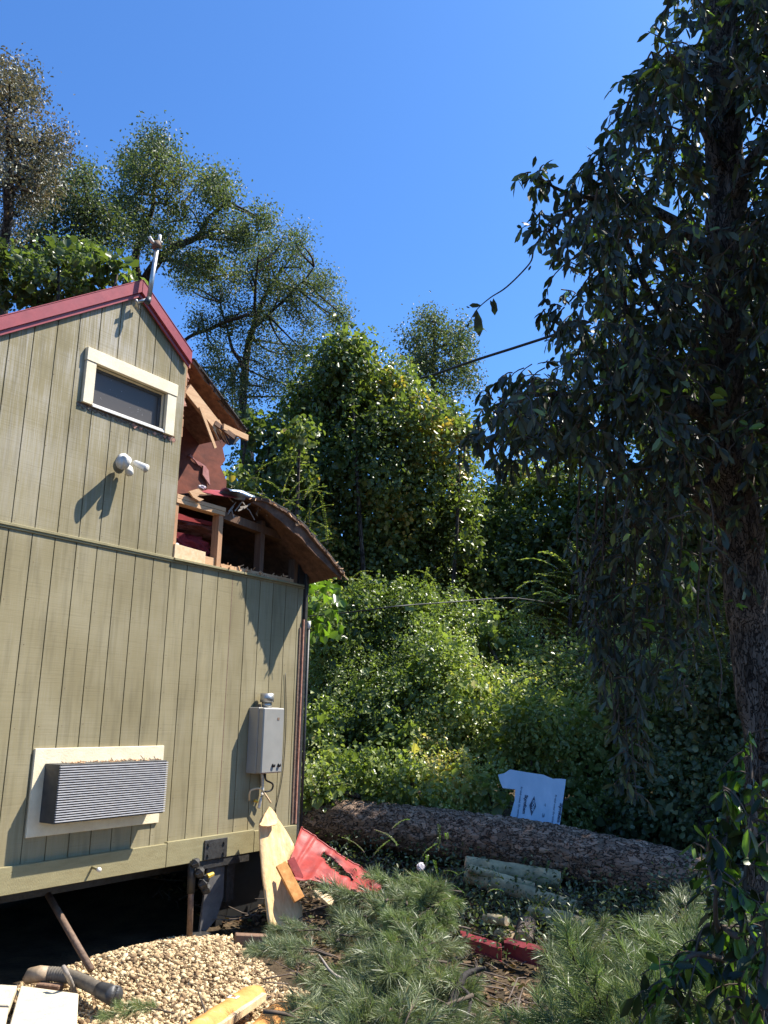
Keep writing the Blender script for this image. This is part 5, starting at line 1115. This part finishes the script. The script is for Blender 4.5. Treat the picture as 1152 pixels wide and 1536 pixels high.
# --- pine boughs
def bough_mesh(seed, Lg=.95, nshoot=16, needles=95, upright=False):
    r = np.random.default_rng(seed); mb = MB(); d = np.array([1.0, 0, .12]); pts = [np.zeros(3)]; n = 12
    for i in range(n): d = unit(d + r.normal(0, .06, 3) + [0, 0, -.035]); pts.append(pts[-1]+d*Lg/n)
    A = np.array(pts); mb.tube(pts, list(np.linspace(.014, .004, n+1)), 6); V, F, rn = [], [], []; nv = 0
    def tuft(p0, p1, k, Ln):
        nonlocal nv
        T = unit(p1-p0); s = r.random(k)[:, None]; B = p0+(p1-p0)*s; ra = unit(r.normal(size=(k, 3))); ra = unit(ra-T*(ra@T)[:, None]); ang = r.uniform(.25, .95, k)[:, None]
        D = unit(T*np.cos(ang)+ra*np.sin(ang)); L = Ln*r.uniform(.75, 1.1, k)[:, None]; S = unit(np.cross(D, r.normal(size=(k, 3)))); w_ = .0021
        m1 = B+D*L*.5 + [0, 0, -.006]; m2 = B + D*L + np.array([0, 0, -1])*L*r.uniform(.05, .28, (k, 1))
        VV = np.stack([B-S*w_*.7, B+S*w_*.7, m1+S*w_, m1-S*w_, m2+S*w_*.3, m2-S*w_*.3], 1).reshape(-1, 3); b = nv+np.arange(k)[:, None]*6
        F.append(np.concatenate([b+[[0, 1, 2, 3]], b+[[3, 2, 4, 5]]], 1).reshape(-1, 4)); V.append(VV); rn.append(np.repeat(np.clip(r.normal(.5, .22, k)+r.normal(0, .1), 0, 1), 2)); nv += k*6
    for i in range(nshoot):
        s = (.18+.82*i/(nshoot-1))*n; i0 = min(int(s), n-1); p = A[i0]+(A[i0+1]-A[i0])*(s-i0); T = unit(A[min(i0+1, n)]-A[i0]); side = unit(np.cross(T, [0, 0, 1]))*(1 if i % 2 else -1)
        dv = unit(T*.8+side*r.uniform(.4, 1)+np.array([0, 0, r.uniform(-.1, .55)])); Ls_ = r.uniform(.10, .30)*(1.1-.5*i/nshoot)
        q = p+dv*Ls_; q2 = q+unit(dv+[0, 0, .35])*.07; mb.tube([p, (p+q)/2+np.array([0, 0, .01]), q, q2], [.006, .005, .004, .003], 5)
        tuft(p+(q-p)*.35, q2, needles, r.uniform(.11, .17))
    tuft(A[-3], A[-1], needles, .14)
    return mb.mesh('stem', True), (np.concatenate(V), np.concatenate(F), np.concatenate(rn))
variants = []
for s in range(5):
    st, nd_ = bough_mesh(100+s, .95 if s < 4 else .7); st.materials.append(M['twig'])
    for key in ('needle', 'needle_lit'):
        me = npmesh('needles', *nd_); me.materials.append(M[key]); variants.append((st, me, key))
dark = [v_ for v_ in variants if v_[2] == 'needle']; lit = [v_ for v_ in variants if v_[2] == 'needle_lit']
def bough(p, az_, el_, roll, sc_, var, lab, grp):
    o = bpy.data.objects.new('pine_bough', None); COL.objects.link(o); o.location = p; o.empty_display_size = .1
    o.rotation_euler = Matrix.Rotation(az_, 3, 'Z').to_4x4().to_3x3().__matmul__(Matrix.Rotation(-el_, 3, 'Y')).__matmul__(Matrix.Rotation(roll, 3, 'X')).to_euler(); o.scale = (sc_,)*3
    tag(o, lab, 'pine bough', grp)
    for nm, me in (('stem', var[0]), ('needles', var[1])):
        c = bpy.data.objects.new(nm, me); COL.objects.link(c); c.parent = o
rr = random.Random(77); right = RM@np.array([1.0, 0, 0])
def heap(n, poly, d0, d1, vs, lab, grp, el=(-.3, .5), sc_=(.8, 1.15), azr=None, off=0):
    """boughs whose middles fall inside a picture polygon: nearer ones lower in the heap"""
    k = 0
    def inside(x, y):
        c = False; j = len(poly)-1
        for i in range(len(poly)):
            if (poly[i][1] > y) != (poly[j][1] > y) and x < (poly[j][0]-poly[i][0])*(y-poly[i][1])/(poly[j][1]-poly[i][1])+poly[i][0]: c = not c
            j = i
        return c
    ys = [q[1] for q in poly]; xs_ = [q[0] for q in poly]
    while k < n:
        x, y = rr.uniform(min(xs_), max(xs_)), rr.uniform(min(ys), max(ys))
        if not inside(x, y): continue
        t_ = (y-min(ys))/(max(ys)-min(ys)); d = d0+(d1-d0)*t_ + rr.uniform(-.25, .25)
        p = at(x, y, d); s_ = rr.uniform(*sc_); a_ = rr.uniform(0, 6.28) if azr is None else rr.uniform(*azr); e_ = rr.uniform(*el)
        dv = np.array([math.cos(a_)*math.cos(e_), math.sin(a_)*math.cos(e_), math.sin(e_)]); p = p-dv*.5*s_; p[2] = max(p[2], gh(p[0], p[1])+.03)
        bough(tuple(p), a_, e_, rr.uniform(-.5, .5), s_, vs[rr.randrange(len(vs))], lab, grp); k += 1
g1, g2 = 'pine boughs heaped in front of the plywood and red sheet', 'pine boughs spread over the bottom right'
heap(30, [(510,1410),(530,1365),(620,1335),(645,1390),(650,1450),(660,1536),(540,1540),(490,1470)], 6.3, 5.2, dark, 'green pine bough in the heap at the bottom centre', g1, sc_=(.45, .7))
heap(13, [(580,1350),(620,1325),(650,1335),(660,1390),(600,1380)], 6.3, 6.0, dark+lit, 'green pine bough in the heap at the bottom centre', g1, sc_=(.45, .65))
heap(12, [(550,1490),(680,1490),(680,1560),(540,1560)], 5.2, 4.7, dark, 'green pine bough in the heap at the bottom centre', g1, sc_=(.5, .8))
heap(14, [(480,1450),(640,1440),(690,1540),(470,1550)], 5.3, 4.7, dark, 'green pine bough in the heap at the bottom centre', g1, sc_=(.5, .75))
heap(6, [(420,1395),(450,1400),(470,1450),(430,1440)], 5.7, 5.4, dark, 'green pine bough in the heap at the bottom centre', g1, sc_=(.3, .45))
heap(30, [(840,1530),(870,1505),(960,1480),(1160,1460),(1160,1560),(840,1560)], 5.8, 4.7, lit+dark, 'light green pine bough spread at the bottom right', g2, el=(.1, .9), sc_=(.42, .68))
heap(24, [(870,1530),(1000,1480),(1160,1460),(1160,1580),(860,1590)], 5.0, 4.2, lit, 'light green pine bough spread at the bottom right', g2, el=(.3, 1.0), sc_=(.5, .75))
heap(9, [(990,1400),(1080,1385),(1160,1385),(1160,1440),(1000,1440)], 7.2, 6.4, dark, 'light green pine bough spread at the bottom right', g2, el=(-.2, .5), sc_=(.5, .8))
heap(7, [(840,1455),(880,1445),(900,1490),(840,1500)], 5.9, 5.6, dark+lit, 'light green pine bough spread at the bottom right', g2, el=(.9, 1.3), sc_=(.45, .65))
p = onZ(262, 1520, .18); bough((p[0], p[1], p[2]), 2.2, .05, 0, .42, lit[0], 'small tuft of green pine needles lying on the gravel', None)
# --- twigs and dead stuff over the clearing
r = np.random.default_rng(90); mb = MB(); rr = random.Random(91)
for i in range(1300):
    x, y = rr.uniform(5.3, 11.5), rr.uniform(.5, 8.5)
    if x < 6.6 and y > 4.6: continue
    z = gh(x, y)+rr.uniform(0, .09); a_ = rr.uniform(0, 6.28); l = rr.uniform(.08, .5)
    mb.tube([(x, y, z), (x+math.cos(a_)*l*.5, y+math.sin(a_)*l*.5, z+rr.uniform(0, .1)), (x+math.cos(a_)*l, y+math.sin(a_)*l, z+rr.uniform(-.02, .08))], [.006, .005, .003], 4, False)
tag(mb.build('twig_debris', mat('debris_twigs', (.17, .13, .10), (.07, .05, .04), .9, (3, 3, 3), 4)), 'dead twigs and broken branches strewn over the clearing', 'debris', kind='stuff')
n = 26000; X = r.uniform(4.6, 13.5, n); Y = r.uniform(-1, 9.5, n); kp = ~((X < 6.35-(5.9-Y)*.42) ); X, Y = X[kp], Y[kp]; P = np.array([(x, y, gh(x, y)+.01+.03*rr.random()) for x, y in zip(X, Y)]); n = len(P)
Ls = r.uniform(.04, .09, n); M['l_litter'] = leafmat('dead_leaf', [(0, (.05, .03, .018)), (.5, (.14, .085, .045)), (.85, (.24, .16, .09)), (1, (.10, .13, .04))], .1, .7, .2)
o = link('leaf_litter', leaf_mesh('leaf_litter', P, unit(r.normal(size=(n, 3))*[1, 1, .25]), unit(r.normal(size=(n, 3))*.35+[0, 0, 1]), Ls, Ls*.5, r.random(n)), M['l_litter']); tag(o, 'fallen leaves and bark crumbs covering the ground', 'leaf litter', kind='stuff')
# scrubby weeds round the logs
P = []; 
for i in range(900):
    x, y = rr.uniform(680, 1010), rr.uniform(1290, 1420); P.append(gnd(x, y, rr.random()**2*.28))
for i in range(420):
    x, y = rr.uniform(455, 720), rr.uniform(1250, 1330); P.append(gnd(x, y, rr.random()**2*.35))
for i in range(160):
    x, y = rr.uniform(980, 1100), rr.uniform(1290, 1400); P.append(gnd(x, y, rr.random()*.5))
P = np.array(P); Q, D, nn, Ls, W = cluster(r, P, np.tile([0, 0, 1.0], (len(P), 1)), 7, .07, .025, .055)
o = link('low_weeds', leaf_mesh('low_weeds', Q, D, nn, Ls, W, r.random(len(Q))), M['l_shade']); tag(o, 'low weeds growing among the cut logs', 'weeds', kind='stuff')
